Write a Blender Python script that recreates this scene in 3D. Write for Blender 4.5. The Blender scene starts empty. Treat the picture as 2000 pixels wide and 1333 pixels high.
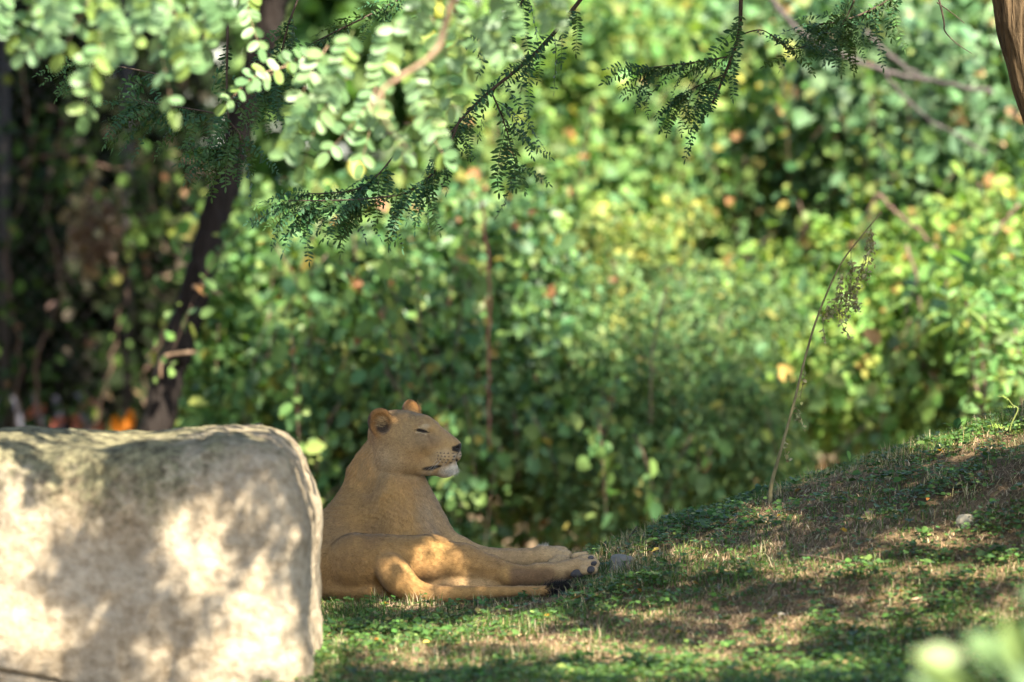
import bpy, bmesh, math, random
import numpy as np
from mathutils import Vector, Matrix, Quaternion

# ------------------------------------------------------------------ camera
scene = bpy.context.scene
C = scene.collection
CAM_Y, CAM_Z, AIM_Z = -22.0, 1.75, 1.027
PITCH = math.atan((CAM_Z - AIM_Z) / -CAM_Y)
FOCUS = math.hypot(CAM_Z - AIM_Z, CAM_Y)
cam_data = bpy.data.cameras.new("camera")
cam = bpy.data.objects.new("camera", cam_data)
C.objects.link(cam)
cam.location = (0, CAM_Y, CAM_Z)
cam.rotation_euler = (math.pi / 2 - PITCH, 0, 0)
cam_data.sensor_width = 36.0
cam_data.lens = 36.0 * FOCUS / 4.0            # 4 m across the picture at the lioness
cam_data.clip_start = 0.5
cam_data.clip_end = 2000
cam_data.dof.use_dof = True
cam_data.dof.focus_distance = FOCUS + 0.08
cam_data.dof.aperture_fstop = 1.5
cam_data.dof.aperture_blades = 9
scene.camera = cam

# ------------------------------------------------------------------ sky and sun
SUN_EL, SUN_AZ = math.radians(47), math.radians(152)   # azimuth of the sun, clockwise from +Y
SUN_DIR = Vector((math.sin(SUN_AZ) * math.cos(SUN_EL), math.cos(SUN_AZ) * math.cos(SUN_EL), math.sin(SUN_EL)))
world = bpy.data.worlds.new("World")
scene.world = world
world.use_nodes = True
wn = world.node_tree
bg = wn.nodes["Background"]
sky = wn.nodes.new("ShaderNodeTexSky")
sky.sky_type = 'NISHITA'
sky.sun_disc = False
sky.sun_elevation = SUN_EL
sky.sun_rotation = SUN_AZ
wn.links.new(sky.outputs[0], bg.inputs[0])
bg.inputs[1].default_value = 0.082
sun_data = bpy.data.lights.new("sun", 'SUN')
sun_data.energy = 4.5
sun_data.angle = math.radians(0.53)
sun_data.color = (1.0, 0.91, 0.76)
sun = bpy.data.objects.new("sun", sun_data)
C.objects.link(sun)
sun.rotation_euler = SUN_DIR.to_track_quat('Z', 'Y').to_euler()

vs = scene.view_settings
vs.view_transform = 'Standard'
vs.look = 'None'
vs.exposure = 2.55
vs.gamma = 1.0
vs.use_curve_mapping = False
scene.render.engine = 'CYCLES'
cy = scene.cycles
cy.use_denoising = True
cy.max_bounces = 7
cy.diffuse_bounces = 4
cy.glossy_bounces = 2
cy.transmission_bounces = 4
cy.transparent_max_bounces = 4
cy.sample_clamp_indirect = 6
cy.caustics_reflective = False
cy.caustics_refractive = False

# ------------------------------------------------------------------ helpers
rng = np.random.default_rng(11)
_K = 4.0 / FOCUS / 2000.0
_F = np.array([0, math.cos(PITCH), -math.sin(PITCH)])
_U = np.array([0, math.sin(PITCH), math.cos(PITCH)])
_O = np.array([0, CAM_Y, CAM_Z])

def at(px, py, Y=0.0):
    """world point at depth Y seen at photograph pixel (px, py)"""
    d = _F + np.array([1.0, 0, 0]) * (px - 1000.0) * _K + _U * (666.5 - py) * _K
    return _O + d * ((Y - CAM_Y) / d[1])

def link(name, data, parent=None):
    o = bpy.data.objects.new(name, data)
    C.objects.link(o)
    if parent is not None:
        o.parent = parent
    return o

def tag(o, label=None, cat=None, group=None, kind=None):
    if label: o["label"] = label
    if cat: o["category"] = cat
    if group: o["group"] = group
    if kind: o["kind"] = kind
    return o

def thing(name, label, cat, loc=(0, 0, 0), group=None):
    o = link(name, None)
    o.location = loc
    return tag(o, label, cat, group)

def np_mesh(name, V, F, mat=None, smooth=True, col=None, mats=None, mat_idx=None):
    """V (n,3); F (m,k) with k = 3 or 4 (int array), or list of such arrays"""
    me = bpy.data.meshes.new(name)
    Fl = F if isinstance(F, list) else [F]
    Fl = [np.asarray(f, dtype=np.int32) for f in Fl if len(f)]
    nl = sum(f.size for f in Fl)
    nf = sum(len(f) for f in Fl)
    me.vertices.add(len(V))
    me.vertices.foreach_set("co", np.ascontiguousarray(V, dtype=np.float32).ravel())
    me.loops.add(nl)
    me.polygons.add(nf)
    me.loops.foreach_set("vertex_index", np.concatenate([f.ravel() for f in Fl]))
    tot = np.concatenate([np.full(len(f), f.shape[1], dtype=np.int32) for f in Fl])
    st = np.concatenate([[0], np.cumsum(tot)[:-1]]).astype(np.int32)
    me.polygons.foreach_set("loop_start", st)
    me.polygons.foreach_set("loop_total", tot)
    me.polygons.foreach_set("use_smooth", np.full(nf, bool(smooth)))
    if mat_idx is not None:
        me.polygons.foreach_set("material_index", np.asarray(mat_idx, dtype=np.int32))
    me.update(calc_edges=True)
    if col is not None:
        a = me.color_attributes.new("Col", 'FLOAT_COLOR', 'POINT')
        c = np.ones((len(V), 4), dtype=np.float32)
        c[:, :3] = col
        a.data.foreach_set("color", c.ravel())
    for m in (mats or ([mat] if mat else [])):
        me.materials.append(m)
    return me

def smoothstep(a, b, x):
    t = np.clip((x - a) / (b - a), 0, 1)
    return t * t * (3 - 2 * t)

def unit(v):
    v = np.asarray(v, dtype=float)
    return v / np.maximum(np.linalg.norm(v, axis=-1, keepdims=True), 1e-9)

def _hash3(i, j, k, seed):
    h = (i * 374761393 + j * 668265263 + k * 2147483647 + seed * 144665) & 0xffffffff
    h = ((h ^ (h >> 13)) * 1274126177) & 0xffffffff
    h = h ^ (h >> 16)
    return (h & 0xffff) / 65535.0

def noise3(p, scale, seed=0):
    """value noise in -1..1 at points p (n,3)"""
    q = np.asarray(p, dtype=float) * scale + 1000.0
    i = np.floor(q).astype(np.int64)
    f = q - i
    f = f * f * (3 - 2 * f)
    r = 0
    for dx in (0, 1):
        for dy in (0, 1):
            for dz in (0, 1):
                w = (f[:, 0] if dx else 1 - f[:, 0]) * (f[:, 1] if dy else 1 - f[:, 1]) * (f[:, 2] if dz else 1 - f[:, 2])
                r = r + w * _hash3(i[:, 0] + dx, i[:, 1] + dy, i[:, 2] + dz, seed)
    return r * 2 - 1

def fbm(p, scale, octaves=4, seed=0):
    r, a = 0, 1.0
    for o in range(octaves):
        r = r + a * noise3(p, scale * 2 ** o, seed + o * 17)
        a *= 0.5
    return r

def tube(path, radii, sides=7, cap=True):
    """tapered tube along a polyline -> V, F list"""
    P = np.asarray(path, dtype=float)
    R = np.asarray(radii, dtype=float)
    n = len(P)
    T = unit(np.gradient(P, axis=0))
    ref = np.array([0.31, 0.17, 0.93]) if abs(T[0, 2]) < 0.9 else np.array([0.93, 0.2, 0.31])
    N = unit(np.cross(T, ref))
    B = np.cross(T, N)
    a = np.linspace(0, 2 * np.pi, sides, endpoint=False)
    V = P[:, None] + R[:, None, None] * (np.cos(a)[None, :, None] * N[:, None] + np.sin(a)[None, :, None] * B[:, None])
    V = V.reshape(-1, 3)
    i = np.arange(n - 1)[:, None] * sides
    j = np.arange(sides)[None]
    k = (j + 1) % sides
    F = np.stack([i + j, i + k, i + sides + k, i + sides + j], -1).reshape(-1, 4)
    Fl = [F]
    if cap:
        V = np.vstack([V, P[:1], P[-1:]])
        c0, c1 = n * sides, n * sides + 1
        jj = np.arange(sides)
        kk = (jj + 1) % sides
        Fl.append(np.stack([kk, jj, np.full(sides, c0)], -1))
        b = (n - 1) * sides
        Fl.append(np.stack([b + jj, b + kk, np.full(sides, c1)], -1))
    return V, Fl

class MB:
    """collects pieces into one mesh"""
    def __init__(self):
        self.V, self.F, self.Cl, self.n = [], [], [], 0
    def add(self, V, F, col=None):
        V = np.asarray(V, dtype=float)
        for f in (F if isinstance(F, list) else [F]):
            if len(f):
                self.F.append(np.asarray(f) + self.n)
        self.V.append(V)
        if col is not None:
            c = np.asarray(col, dtype=float)
            self.Cl.append(np.broadcast_to(c, (len(V), 3)) if c.ndim == 1 else c)
        self.n += len(V)
    def mesh(self, name, mat, smooth=True):
        q = [f for f in self.F if f.shape[1] == 4]
        t = [f for f in self.F if f.shape[1] == 3]
        Fl = []
        if q: Fl.append(np.vstack(q))
        if t: Fl.append(np.vstack(t))
        return np_mesh(name, np.vstack(self.V), Fl, mat, smooth, np.vstack(self.Cl) if self.Cl else None)
    def build(self, name, mat, parent=None, smooth=True):
        return link(name, self.mesh(name, mat, smooth), parent)

def catmull(pts, n=8):
    """smooth curve through control points (k, d)"""
    P = np.asarray(pts, dtype=float)
    P = np.vstack([2 * P[0] - P[1], P, 2 * P[-1] - P[-2]])
    out = []
    for i in range(1, len(P) - 2):
        t = np.linspace(0, 1, n, endpoint=False)[:, None]
        a, b, c, d = P[i - 1], P[i], P[i + 1], P[i + 2]
        out.append(0.5 * ((2 * b) + (-a + c) * t + (2 * a - 5 * b + 4 * c - d) * t ** 2 + (-a + 3 * b - 3 * c + d) * t ** 3))
    out.append(P[-2][None])
    return np.vstack(out)

# ------------------------------------------------------------------ materials
def new_mat(name):
    m = bpy.data.materials.new(name)
    m.use_nodes = True
    nt = m.node_tree
    nt.nodes.clear()
    out = nt.nodes.new("ShaderNodeOutputMaterial")
    return m, nt, out

def N(nt, t, **kw):
    n = nt.nodes.new(t)
    for k, v in kw.items():
        if k in n.inputs:
            n.inputs[k].default_value = v
        else:
            setattr(n, k, v)
    return n

def leaf_mat(name, translucency=0.35, rough=0.42, spec=0.5, gain=1.0, trans_tint=(1.15, 1.25, 0.5)):
    """thin leaf: colour from the Col attribute, reflected, glossy and transmitted light"""
    m, nt, out = new_mat(name)
    col = N(nt, "ShaderNodeAttribute", attribute_name="Col")
    geo = N(nt, "ShaderNodeNewGeometry")
    tc = N(nt, "ShaderNodeTexCoord")
    nz = N(nt, "ShaderNodeTexNoise", Scale=40.0, Detail=3.0)
    nt.links.new(tc.outputs["Object"], nz.inputs["Vector"])
    mr = N(nt, "ShaderNodeMapRange")
    mr.inputs["To Min"].default_value = 0.75 * gain
    mr.inputs["To Max"].default_value = 1.25 * gain
    nt.links.new(nz.outputs["Fac"], mr.inputs["Value"])
    mul = N(nt, "ShaderNodeVectorMath", operation='MULTIPLY')
    nt.links.new(col.outputs["Color"], mul.inputs[0])
    nt.links.new(mr.outputs["Result"], mul.inputs[1])
    bs = N(nt, "ShaderNodeBsdfPrincipled")
    bs.inputs["Roughness"].default_value = rough
    bs.inputs["Specular IOR Level"].default_value = spec
    nt.links.new(mul.outputs[0], bs.inputs["Base Color"])
    tr = N(nt, "ShaderNodeBsdfTranslucent")
    t2 = N(nt, "ShaderNodeVectorMath", operation='MULTIPLY')
    t2.inputs[1].default_value = trans_tint
    nt.links.new(mul.outputs[0], t2.inputs[0])
    nt.links.new(t2.outputs[0], tr.inputs["Color"])
    mx = N(nt, "ShaderNodeMixShader")
    mx.inputs[0].default_value = translucency
    nt.links.new(bs.outputs[0], mx.inputs[1])
    nt.links.new(tr.outputs[0], mx.inputs[2])
    nt.links.new(mx.outputs[0], out.inputs[0])
    return m

def bark_mat(name, c1, c2, scale=18.0, stretch=0.18, bump=0.6, rough=0.9, attr=False):
    m, nt, out = new_mat(name)
    tc = N(nt, "ShaderNodeTexCoord")
    mp = N(nt, "ShaderNodeMapping")
    mp.inputs["Scale"].default_value = (1, 1, stretch)
    nt.links.new(tc.outputs["Object"], mp.inputs["Vector"])
    nz = N(nt, "ShaderNodeTexNoise", Scale=scale, Detail=8.0, Roughness=0.65)
    nt.links.new(mp.outputs[0], nz.inputs["Vector"])
    vo = N(nt, "ShaderNodeTexVoronoi", Scale=scale * 1.6)
    vo.feature = 'DISTANCE_TO_EDGE'
    nt.links.new(mp.outputs[0], vo.inputs["Vector"])
    cr = N(nt, "ShaderNodeValToRGB")
    cr.color_ramp.elements[0].position = 0.3
    cr.color_ramp.elements[0].color = (*c1, 1)
    cr.color_ramp.elements[1].position = 0.72
    cr.color_ramp.elements[1].color = (*c2, 1)
    nt.links.new(nz.outputs["Fac"], cr.inputs[0])
    bs = N(nt, "ShaderNodeBsdfPrincipled", Roughness=rough)
    bs.inputs["Specular IOR Level"].default_value = 0.08
    nt.links.new(cr.outputs[0], bs.inputs["Base Color"])
    ad = N(nt, "ShaderNodeMath", operation='ADD')
    nt.links.new(nz.outputs["Fac"], ad.inputs[0])
    nt.links.new(vo.outputs["Distance"], ad.inputs[1])
    bp = N(nt, "ShaderNodeBump", Strength=bump, Distance=0.03)
    nt.links.new(ad.outputs[0], bp.inputs["Height"])
    nt.links.new(bp.outputs[0], bs.inputs["Normal"])
    nt.links.new(bs.outputs[0], out.inputs[0])
    return m

def attr_mat(name, rough=0.85, spec=0.25, bump_scale=None, bump=0.3, bump_dist=0.005, vary=0.2, vscale=60.0, sheen=0.0):
    """colour from the Col attribute with a little procedural variation"""
    m, nt, out = new_mat(name)
    col = N(nt, "ShaderNodeAttribute", attribute_name="Col")
    tc = N(nt, "ShaderNodeTexCoord")
    nz = N(nt, "ShaderNodeTexNoise", Scale=vscale, Detail=5.0)
    nt.links.new(tc.outputs["Object"], nz.inputs["Vector"])
    mr = N(nt, "ShaderNodeMapRange")
    mr.inputs["To Min"].default_value = 1 - vary
    mr.inputs["To Max"].default_value = 1 + vary
    nt.links.new(nz.outputs["Fac"], mr.inputs["Value"])
    mul = N(nt, "ShaderNodeVectorMath", operation='MULTIPLY')
    nt.links.new(col.outputs["Color"], mul.inputs[0])
    nt.links.new(mr.outputs["Result"], mul.inputs[1])
    bs = N(nt, "ShaderNodeBsdfPrincipled", Roughness=rough)
    bs.inputs["Specular IOR Level"].default_value = spec
    bs.inputs["Sheen Weight"].default_value = sheen
    nt.links.new(mul.outputs[0], bs.inputs["Base Color"])
    if bump_scale:
        n2 = N(nt, "ShaderNodeTexNoise", Scale=bump_scale, Detail=6.0)
        nt.links.new(tc.outputs["Object"], n2.inputs["Vector"])
        bp = N(nt, "ShaderNodeBump", Strength=bump, Distance=bump_dist)
        nt.links.new(n2.outputs["Fac"], bp.inputs["Height"])
        nt.links.new(bp.outputs[0], bs.inputs["Normal"])
    nt.links.new(bs.outputs[0], out.inputs[0])
    return m
# ------------------------------------------------------------------ terrain
_cx = [-40, -1, -.3, 0, .2, .35, .6, 1.0, 1.5, 2.0, 3.0, 5.0, 40]
_cz = [0, 0, .0, .012, .062, .118, .225, .355, .515, .668, .90, 1.05, 1.05]
def ground_base(x, y):
    crest = np.interp(x, _cx, _cz)
    S = smoothstep(-3.2, 0.9, y)
    back = np.clip(y - 0.9, 0, None)
    drop = 1.15 * (1 - np.exp(-(back / 2.2) ** 2 * 1.4))
    front = 0.040 * np.clip(y + .55, -30, 0) + .014 * np.exp(-((y + .35) / .35) ** 2)
    return crest * S * np.where(y > .9, np.exp(-(back / 3.0) ** 2), 1) - drop + front
def ground_z(x, y):
    x = np.atleast_1d(np.asarray(x, float)); y = np.atleast_1d(np.asarray(y, float))
    p = np.stack([x, y, np.zeros_like(x)], -1)
    return ground_base(x, y) + 0.018 * fbm(p, 1.7, 3, 2) * smoothstep(.0, .5, np.abs(x - .05) + np.abs(y)) + 0.008 * fbm(p, 9, 2, 5)

def hit(px, py, y0=-4.4, y1=1.3):
    """where the view ray of a pixel meets the slope"""
    Y = np.arange(y0, y1, .012)
    d = _F + np.array([1.0, 0, 0]) * (px - 1000.0) * _K + _U * (666.5 - py) * _K
    P = _O + d * ((Y - CAM_Y) / d[1])[:, None]
    k = np.nonzero(P[:, 2] < ground_z(P[:, 0], P[:, 1]))[0]
    return P[k[0]] if len(k) else at(px, py, .9)

def soil_mat():
    m, nt, out = new_mat("soil")
    tc = N(nt, "ShaderNodeTexCoord")
    n1 = N(nt, "ShaderNodeTexNoise", Scale=2.2, Detail=7.0, Roughness=0.6)
    n2 = N(nt, "ShaderNodeTexNoise", Scale=55.0, Detail=6.0, Roughness=0.7)
    for n in (n1, n2):
        nt.links.new(tc.outputs["Object"], n.inputs["Vector"])
    cr = N(nt, "ShaderNodeValToRGB")
    e = cr.color_ramp.elements
    e[0].position = 0.35; e[0].color = (.085, .062, .038, 1)
    e[1].position = 0.68; e[1].color = (.21, .155, .095, 1)
    nt.links.new(n1.outputs["Fac"], cr.inputs[0])
    cr2 = N(nt, "ShaderNodeValToRGB")
    e = cr2.color_ramp.elements
    e[0].position = 0.3; e[0].color = (.42, .39, .36, 1)
    e[1].position = 0.75; e[1].color = (1.35, 1.28, 1.15, 1)
    nt.links.new(n2.outputs["Fac"], cr2.inputs[0])
    mu = N(nt, "ShaderNodeVectorMath", operation='MULTIPLY')
    nt.links.new(cr.outputs[0], mu.inputs[0]); nt.links.new(cr2.outputs[0], mu.inputs[1])
    bs = N(nt, "ShaderNodeBsdfPrincipled", Roughness=0.95)
    bs.inputs["Specular IOR Level"].default_value = 0.04
    nt.links.new(mu.outputs[0], bs.inputs["Base Color"])
    bp = N(nt, "ShaderNodeBump", Strength=0.8, Distance=0.012)
    nt.links.new(n2.outputs["Fac"], bp.inputs["Height"])
    nt.links.new(bp.outputs[0], bs.inputs["Normal"])
    nt.links.new(bs.outputs[0], out.inputs[0])
    return m

def _axis(segs):
    o = []
    for a, b, n in segs:
        o.append(np.linspace(a, b, n, endpoint=False))
    return np.concatenate(o + [[segs[-1][1]]])
gx = _axis([(-400, -40, 8), (-40, -6, 30), (-6, -1.4, 40), (-1.4, 3.2, 210), (3.2, 8, 40), (8, 40, 30), (40, 400, 8)])
gy = _axis([(-80, -24, 14), (-24, -5, 60), (-5, 2.0, 260), (2.0, 8, 70), (8, 40, 40), (40, 600, 10)])
GX, GY = np.meshgrid(gx, gy, indexing='ij')
GV = np.stack([GX.ravel(), GY.ravel(), ground_z(GX.ravel(), GY.ravel())], -1)
_n = len(gy)
_i = np.arange(len(gx) - 1)[:, None] * _n + np.arange(_n - 1)[None]
GF = np.stack([_i, _i + _n, _i + _n + 1, _i + 1], -1).reshape(-1, 4)
ground = tag(link("ground", np_mesh("ground", GV, GF, soil_mat(), True)), kind="structure")
ground["label"] = "trodden earth slope with thin grass, clover and straw"

# ------------------------------------------------------------------ boulder in the left foreground
def rock_mat():
    m, nt, out = new_mat("limestone")
    tc = N(nt, "ShaderNodeTexCoord")
    sep = N(nt, "ShaderNodeSeparateXYZ")
    nt.links.new(tc.outputs["Object"], sep.inputs[0])
    big = N(nt, "ShaderNodeTexNoise", Scale=2.6, Detail=9.0, Roughness=0.62)
    fine = N(nt, "ShaderNodeTexNoise", Scale=26.0, Detail=8.0, Roughness=0.68)
    spot = N(nt, "ShaderNodeTexNoise", Scale=46.0, Detail=5.0, Roughness=0.6)
    mp = N(nt, "ShaderNodeMapping")
    mp.inputs["Scale"].default_value = (1.0, 1.0, 0.28)
    nt.links.new(tc.outputs["Object"], mp.inputs["Vector"])
    streak = N(nt, "ShaderNodeTexNoise", Scale=7.0, Detail=6.0)
    nt.links.new(mp.outputs[0], streak.inputs["Vector"])
    for n in (big, fine, spot):
        nt.links.new(tc.outputs["Object"], n.inputs["Vector"])
    cr = N(nt, "ShaderNodeValToRGB")
    e = cr.color_ramp.elements
    e[0].position = 0.32; e[0].color = (.24, .19, .125, 1)
    e[1].position = 0.66; e[1].color = (.43, .365, .265, 1)
    nt.links.new(big.outputs["Fac"], cr.inputs[0])
    mixf = N(nt, "ShaderNodeMixRGB", blend_type='MULTIPLY')
    mixf.inputs[0].default_value = 0.75
    cf = N(nt, "ShaderNodeValToRGB")
    e = cf.color_ramp.elements
    e[0].position = 0.33; e[0].color = (.40, .35, .29, 1)
    e[1].position = 0.62; e[1].color = (1, 1, 1, 1)
    nt.links.new(fine.outputs["Fac"], cf.inputs[0])
    nt.links.new(cr.outputs[0], mixf.inputs[1]); nt.links.new(cf.outputs[0], mixf.inputs[2])
    # lichen: grey-green crust growing on the upper part of the stone
    hz = N(nt, "ShaderNodeMapRange")
    hz.inputs["From Min"].default_value = 0.26; hz.inputs["From Max"].default_value = 0.84
    nt.links.new(sep.outputs["Z"], hz.inputs["Value"])
    hx = N(nt, "ShaderNodeMapRange")  # lichen thinned to the right, imitating the sunlit edge
    hx.inputs["From Min"].default_value = 0.45; hx.inputs["From Max"].default_value = 0.95
    hx.inputs["To Max"].default_value = 0.42
    nt.links.new(sep.outputs["X"], hx.inputs["Value"])
    sb = N(nt, "ShaderNodeMath", operation='SUBTRACT')
    nt.links.new(hz.outputs[0], sb.inputs[0]); nt.links.new(hx.outputs[0], sb.inputs[1])
    ad = N(nt, "ShaderNodeMath", operation='MULTIPLY_ADD')
    ad.inputs[1].default_value = 1.15
    nt.links.new(streak.outputs["Fac"], ad.inputs[0]); nt.links.new(sb.outputs[0], ad.inputs[2])
    ad2 = N(nt, "ShaderNodeMath", operation='MULTIPLY_ADD')
    ad2.inputs[1].default_value = 0.9
    nt.links.new(spot.outputs["Fac"], ad2.inputs[0]); nt.links.new(ad.outputs[0], ad2.inputs[2])
    lm = N(nt, "ShaderNodeMapRange")
    lm.inputs["From Min"].default_value = 1.32; lm.inputs["From Max"].default_value = 1.72
    lm.inputs["To Max"].default_value = 0.9
    nt.links.new(ad2.outputs[0], lm.inputs["Value"])
    lc = N(nt, "ShaderNodeValToRGB")
    e = lc.color_ramp.elements
    e[0].position = 0.38; e[0].color = (.036, .034, .020, 1)
    e[1].position = 0.66; e[1].color = (.20, .185, .10, 1)
    nt.links.new(fine.outputs["Fac"], lc.inputs[0])
    mx = N(nt, "ShaderNodeMixRGB")
    nt.links.new(lm.outputs[0], mx.inputs[0]); nt.links.new(mixf.outputs[0], mx.inputs[1]); nt.links.new(lc.outputs[0], mx.inputs[2])
    bs = N(nt, "ShaderNodeBsdfPrincipled", Roughness=0.92)
    bs.inputs["Specular IOR Level"].default_value = 0.06
    nt.links.new(mx.outputs[0], bs.inputs["Base Color"])
    b1 = N(nt, "ShaderNodeBump", Strength=0.7, Distance=0.03)
    nt.links.new(fine.outputs["Fac"], b1.inputs["Height"])
    nt.links.new(b1.outputs[0], bs.inputs["Normal"])
    nt.links.new(bs.outputs[0], out.inputs[0])
    return m

def make_boulder():
    n = 150
    # cube-sphere directions
    g = np.linspace(-1, 1, n)
    A, B = np.meshgrid(g, g, indexing='ij')
    o = np.ones_like(A)
    faces, V = [], []
    for ax in range(3):
        for s in (-1, 1):
            q = [A, B] if s > 0 else [B, A]
            c = [None] * 3
            c[ax] = o * s; c[(ax + 1) % 3] = q[0]; c[(ax + 2) % 3] = q[1]
            base = len(V) * n * n
            V.append(np.stack(c, -1).reshape(-1, 3))
            i = np.arange(n - 1)[:, None] * n + np.arange(n - 1)[None]
            faces.append(np.stack([i, i + n, i + n + 1, i + 1], -1).reshape(-1, 4) + base)
    V = np.vstack(V); F = np.vstack(faces)
    e = 8.0
    V = V / (np.abs(V) ** e).sum(1, keepdims=True) ** (1 / e)     # superquadric block
    R = at(606, 1200, -2.5)[0]
    ztop = at(330, 836, -2.3)[2] - .028
    half = np.array([1.15, 0.66, (ztop + .5) / 2])
    cen = np.array([R - half[0], -2.10, ztop - half[2]])
    P = V * half + cen
    # outline of the top: shallow dip, shoulder falling to the right
    xs = [at(p, 900, -2.4)[0] for p in (-400, 0, 60, 220, 290, 480, 540, 590, 612, 632)]
    dz = [-.01, .016, .010, -.016, -.008, .008, .000, -.030, -.046, -.062]
    w = smoothstep(.25, ztop - .03, P[:, 2])
    P[:, 2] += np.interp(P[:, 0], xs, dz) * w
    # rounded, slightly bulging right shoulder, undercut below it
    zz = P[:, 2]
    prof = np.interp(zz, [0.0, .35, .50, .62, .68, .76, .86, .95], [.0, -.004, .004, -.012, .004, .014, .004, -.03])
    P[:, 0] += prof * smoothstep(R - .45, R - .02, P[:, 0])
    # front face leans back a little and undulates
    nrm = unit((P - cen) / half ** 2 * 1.0)
    d = .022 * fbm(P, 2.2, 3, 21) + .014 * fbm(P, 7, 3, 22) + .005 * fbm(P, 24, 3, 23)
    ch = np.abs(noise3(P * np.array([1, 1, .45]), 5.0, 25))
    d = d - .022 * (1 - smoothstep(.0, .10, ch)) * smoothstep(-.2, .4, noise3(P, 1.6, 26))
    # cracks low on the face and a small pit
    cx = np.array([at(p, q, -2.74) for p, q in ((-20, 1308), (30, 1313), (70, 1322), (110, 1330), (180, 1345))])
    for a, b in zip(cx[:-1], cx[1:]):
        t = np.clip(((P - a) @ (b - a)) / ((b - a) @ (b - a)), 0, 1)
        dd = np.linalg.norm((P - a - t[:, None] * (b - a)) * np.array([1, .15, 1]), axis=1)
        d -= .03 * (1 - smoothstep(.002, .012, dd))
    for (p, q, r, dep) in ((335, 1180, .018, .02), (240, 1305, .012, .015), (352, 1222, .02, .012)):
        c0 = at(p, q, -2.74)
        dd = np.linalg.norm((P - c0) * np.array([1, .1, 1.2]), axis=1)
        d -= dep * (1 - smoothstep(.2 * r, r, dd))
    P = P + nrm * d[:, None]
    loc = np.array([cen[0], cen[1], 0.0])
    o = link("boulder", np_mesh("boulder", P - loc, F, rock_mat(), True))
    o.location = loc
    bm = bmesh.new(); bm.from_mesh(o.data)
    bmesh.ops.remove_doubles(bm, verts=bm.verts, dist=0.0008)
    bmesh.ops.recalc_face_normals(bm, faces=bm.faces)
    bm.to_mesh(o.data); bm.free()
    return tag(o, "huge pale limestone boulder with grey lichen filling the lower left corner", "boulder")
boulder = make_boulder()
# ------------------------------------------------------------------ leaves
def rand_dirs(n, r):
    return unit(r.normal(size=(n, 3)))

def leaf_cloud(P, Nn, Dd, L, W, col, fold=.18, wide=.45, droop=.0, r=None):
    """folded six-point leaves: P base points, Nn upward face normal, Dd direction base to tip"""
    P = np.asarray(P, float)
    n = len(P)
    Dd = unit(Dd)
    Nn = unit(Nn - Dd * (Nn * Dd).sum(1, keepdims=True))
    S = np.cross(Nn, Dd)
    L = np.broadcast_to(L, (n,))[:, None]; W = np.broadcast_to(W, (n,))[:, None]
    f = fold * W
    q = lambda t, s, h: P + Dd * L * t + S * W * s * .5 + Nn * (h * f) - Nn * droop * L * t * t
    V = np.stack([q(0, 0, 0), q(wide * .55, .82, .8), q(wide * 1.45, .88, .8), q(1, 0, -.2), q(wide * 1.45, -.88, .8), q(wide * .55, -.82, .8)], 1).reshape(-1, 3)
    b = np.arange(n)[:, None] * 6
    F = np.vstack([b + np.array([[0, 3, 2, 1]]), b + np.array([[0, 5, 4, 3]])])
    return V, F, np.repeat(np.broadcast_to(col, (n, 3)), 6, 0)

def palette(n, cols, weights, r, var=.18):
    c = np.array(cols)[r.choice(len(cols), n, p=np.array(weights) / np.sum(weights))]
    return np.clip(c * (1 + var * r.normal(size=(n, 1))) * (1 + .06 * r.normal(size=(n, 3))), .004, .9)

def limb(path, r0, r1, n=6, sides=8, wob=0.0, seed=0):
    p = catmull(path, n)
    if wob:
        rr = np.random.default_rng(seed)
        p[1:-1] += rr.normal(size=(len(p) - 2, 3)) * wob
    return tube(p, np.linspace(r0, r1, len(p)), sides)

# pinnate leaf (locust): leaflets in pairs along a curved rachis, local frame x along rachis, z up
def pinnate(npairs, length, lw, ll, seed, droop=.25, oval=.5, twist=.35, col=(.07, .13, .03), colvar=.15, separate=False, hang=.15, drop=.10):
    r = np.random.default_rng(seed)
    t = np.linspace(.12, .97, npairs)
    rach = lambda s: np.stack([length * s, .07 * length * (np.sin(3 * s + seed) - math.sin(seed)), -droop * length * s ** 2], -1)
    P, D, Nn, LL, LW = [], [], [], [], []
    for i, s in enumerate(t):
        for sd_ in (-1, 1):
            if r.random() < drop: continue
            P.append(rach(np.array([s]))[0])
            D.append([.32 + .22 * r.normal(), sd_ * 1.0, -hang + .28 * r.normal()])
            Nn.append([.25 * r.normal(), -sd_ * .25 + twist * r.normal(), 1])
            k = (.75 + .5 * math.sin(math.pi * (.15 + .75 * s))) * r.uniform(.65, 1.15)
            LL.append(ll * k); LW.append(lw * k)
    P.append(rach(np.array([1.0]))[0]); D.append([1, 0, -droop * 2]); Nn.append([droop, 0, 1]); LL.append(ll * 1.05); LW.append(lw * 1.05)
    P, D, Nn = np.array(P), np.array(D), np.array(Nn)
    c = palette(len(P), [col], [1], r, colvar)
    stem = tube(rach(np.linspace(0, 1, 7)), np.linspace(.0016, .0007, 7) * (length / .25), 4, cap=False)
    return P, D, Nn, np.array(LL), np.array(LW), c, stem

def frond_mesh(name, mat, wide=.5, **kw):
    P, D, Nn, LL, LW, c, stem = pinnate(**kw)
    mb = MB()
    V, F, cc = leaf_cloud(P, Nn, D, LL, LW, c, fold=.12, wide=wide)
    mb.add(V, F, cc)
    mb.add(stem[0], stem[1], np.array(c).mean(0) * np.array([1.2, .8, .8]))
    return mb

def frame_from(d, up, roll=0.0):
    """rotation with local x along d and z near up"""
    d = unit(d); up = np.asarray(up, float)
    z = unit(up - d * (up @ d)); y = np.cross(z, d)
    if roll:
        y, z = y * math.cos(roll) + z * math.sin(roll), z * math.cos(roll) - y * math.sin(roll)
    return np.stack([d, y, z], 1)

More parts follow.
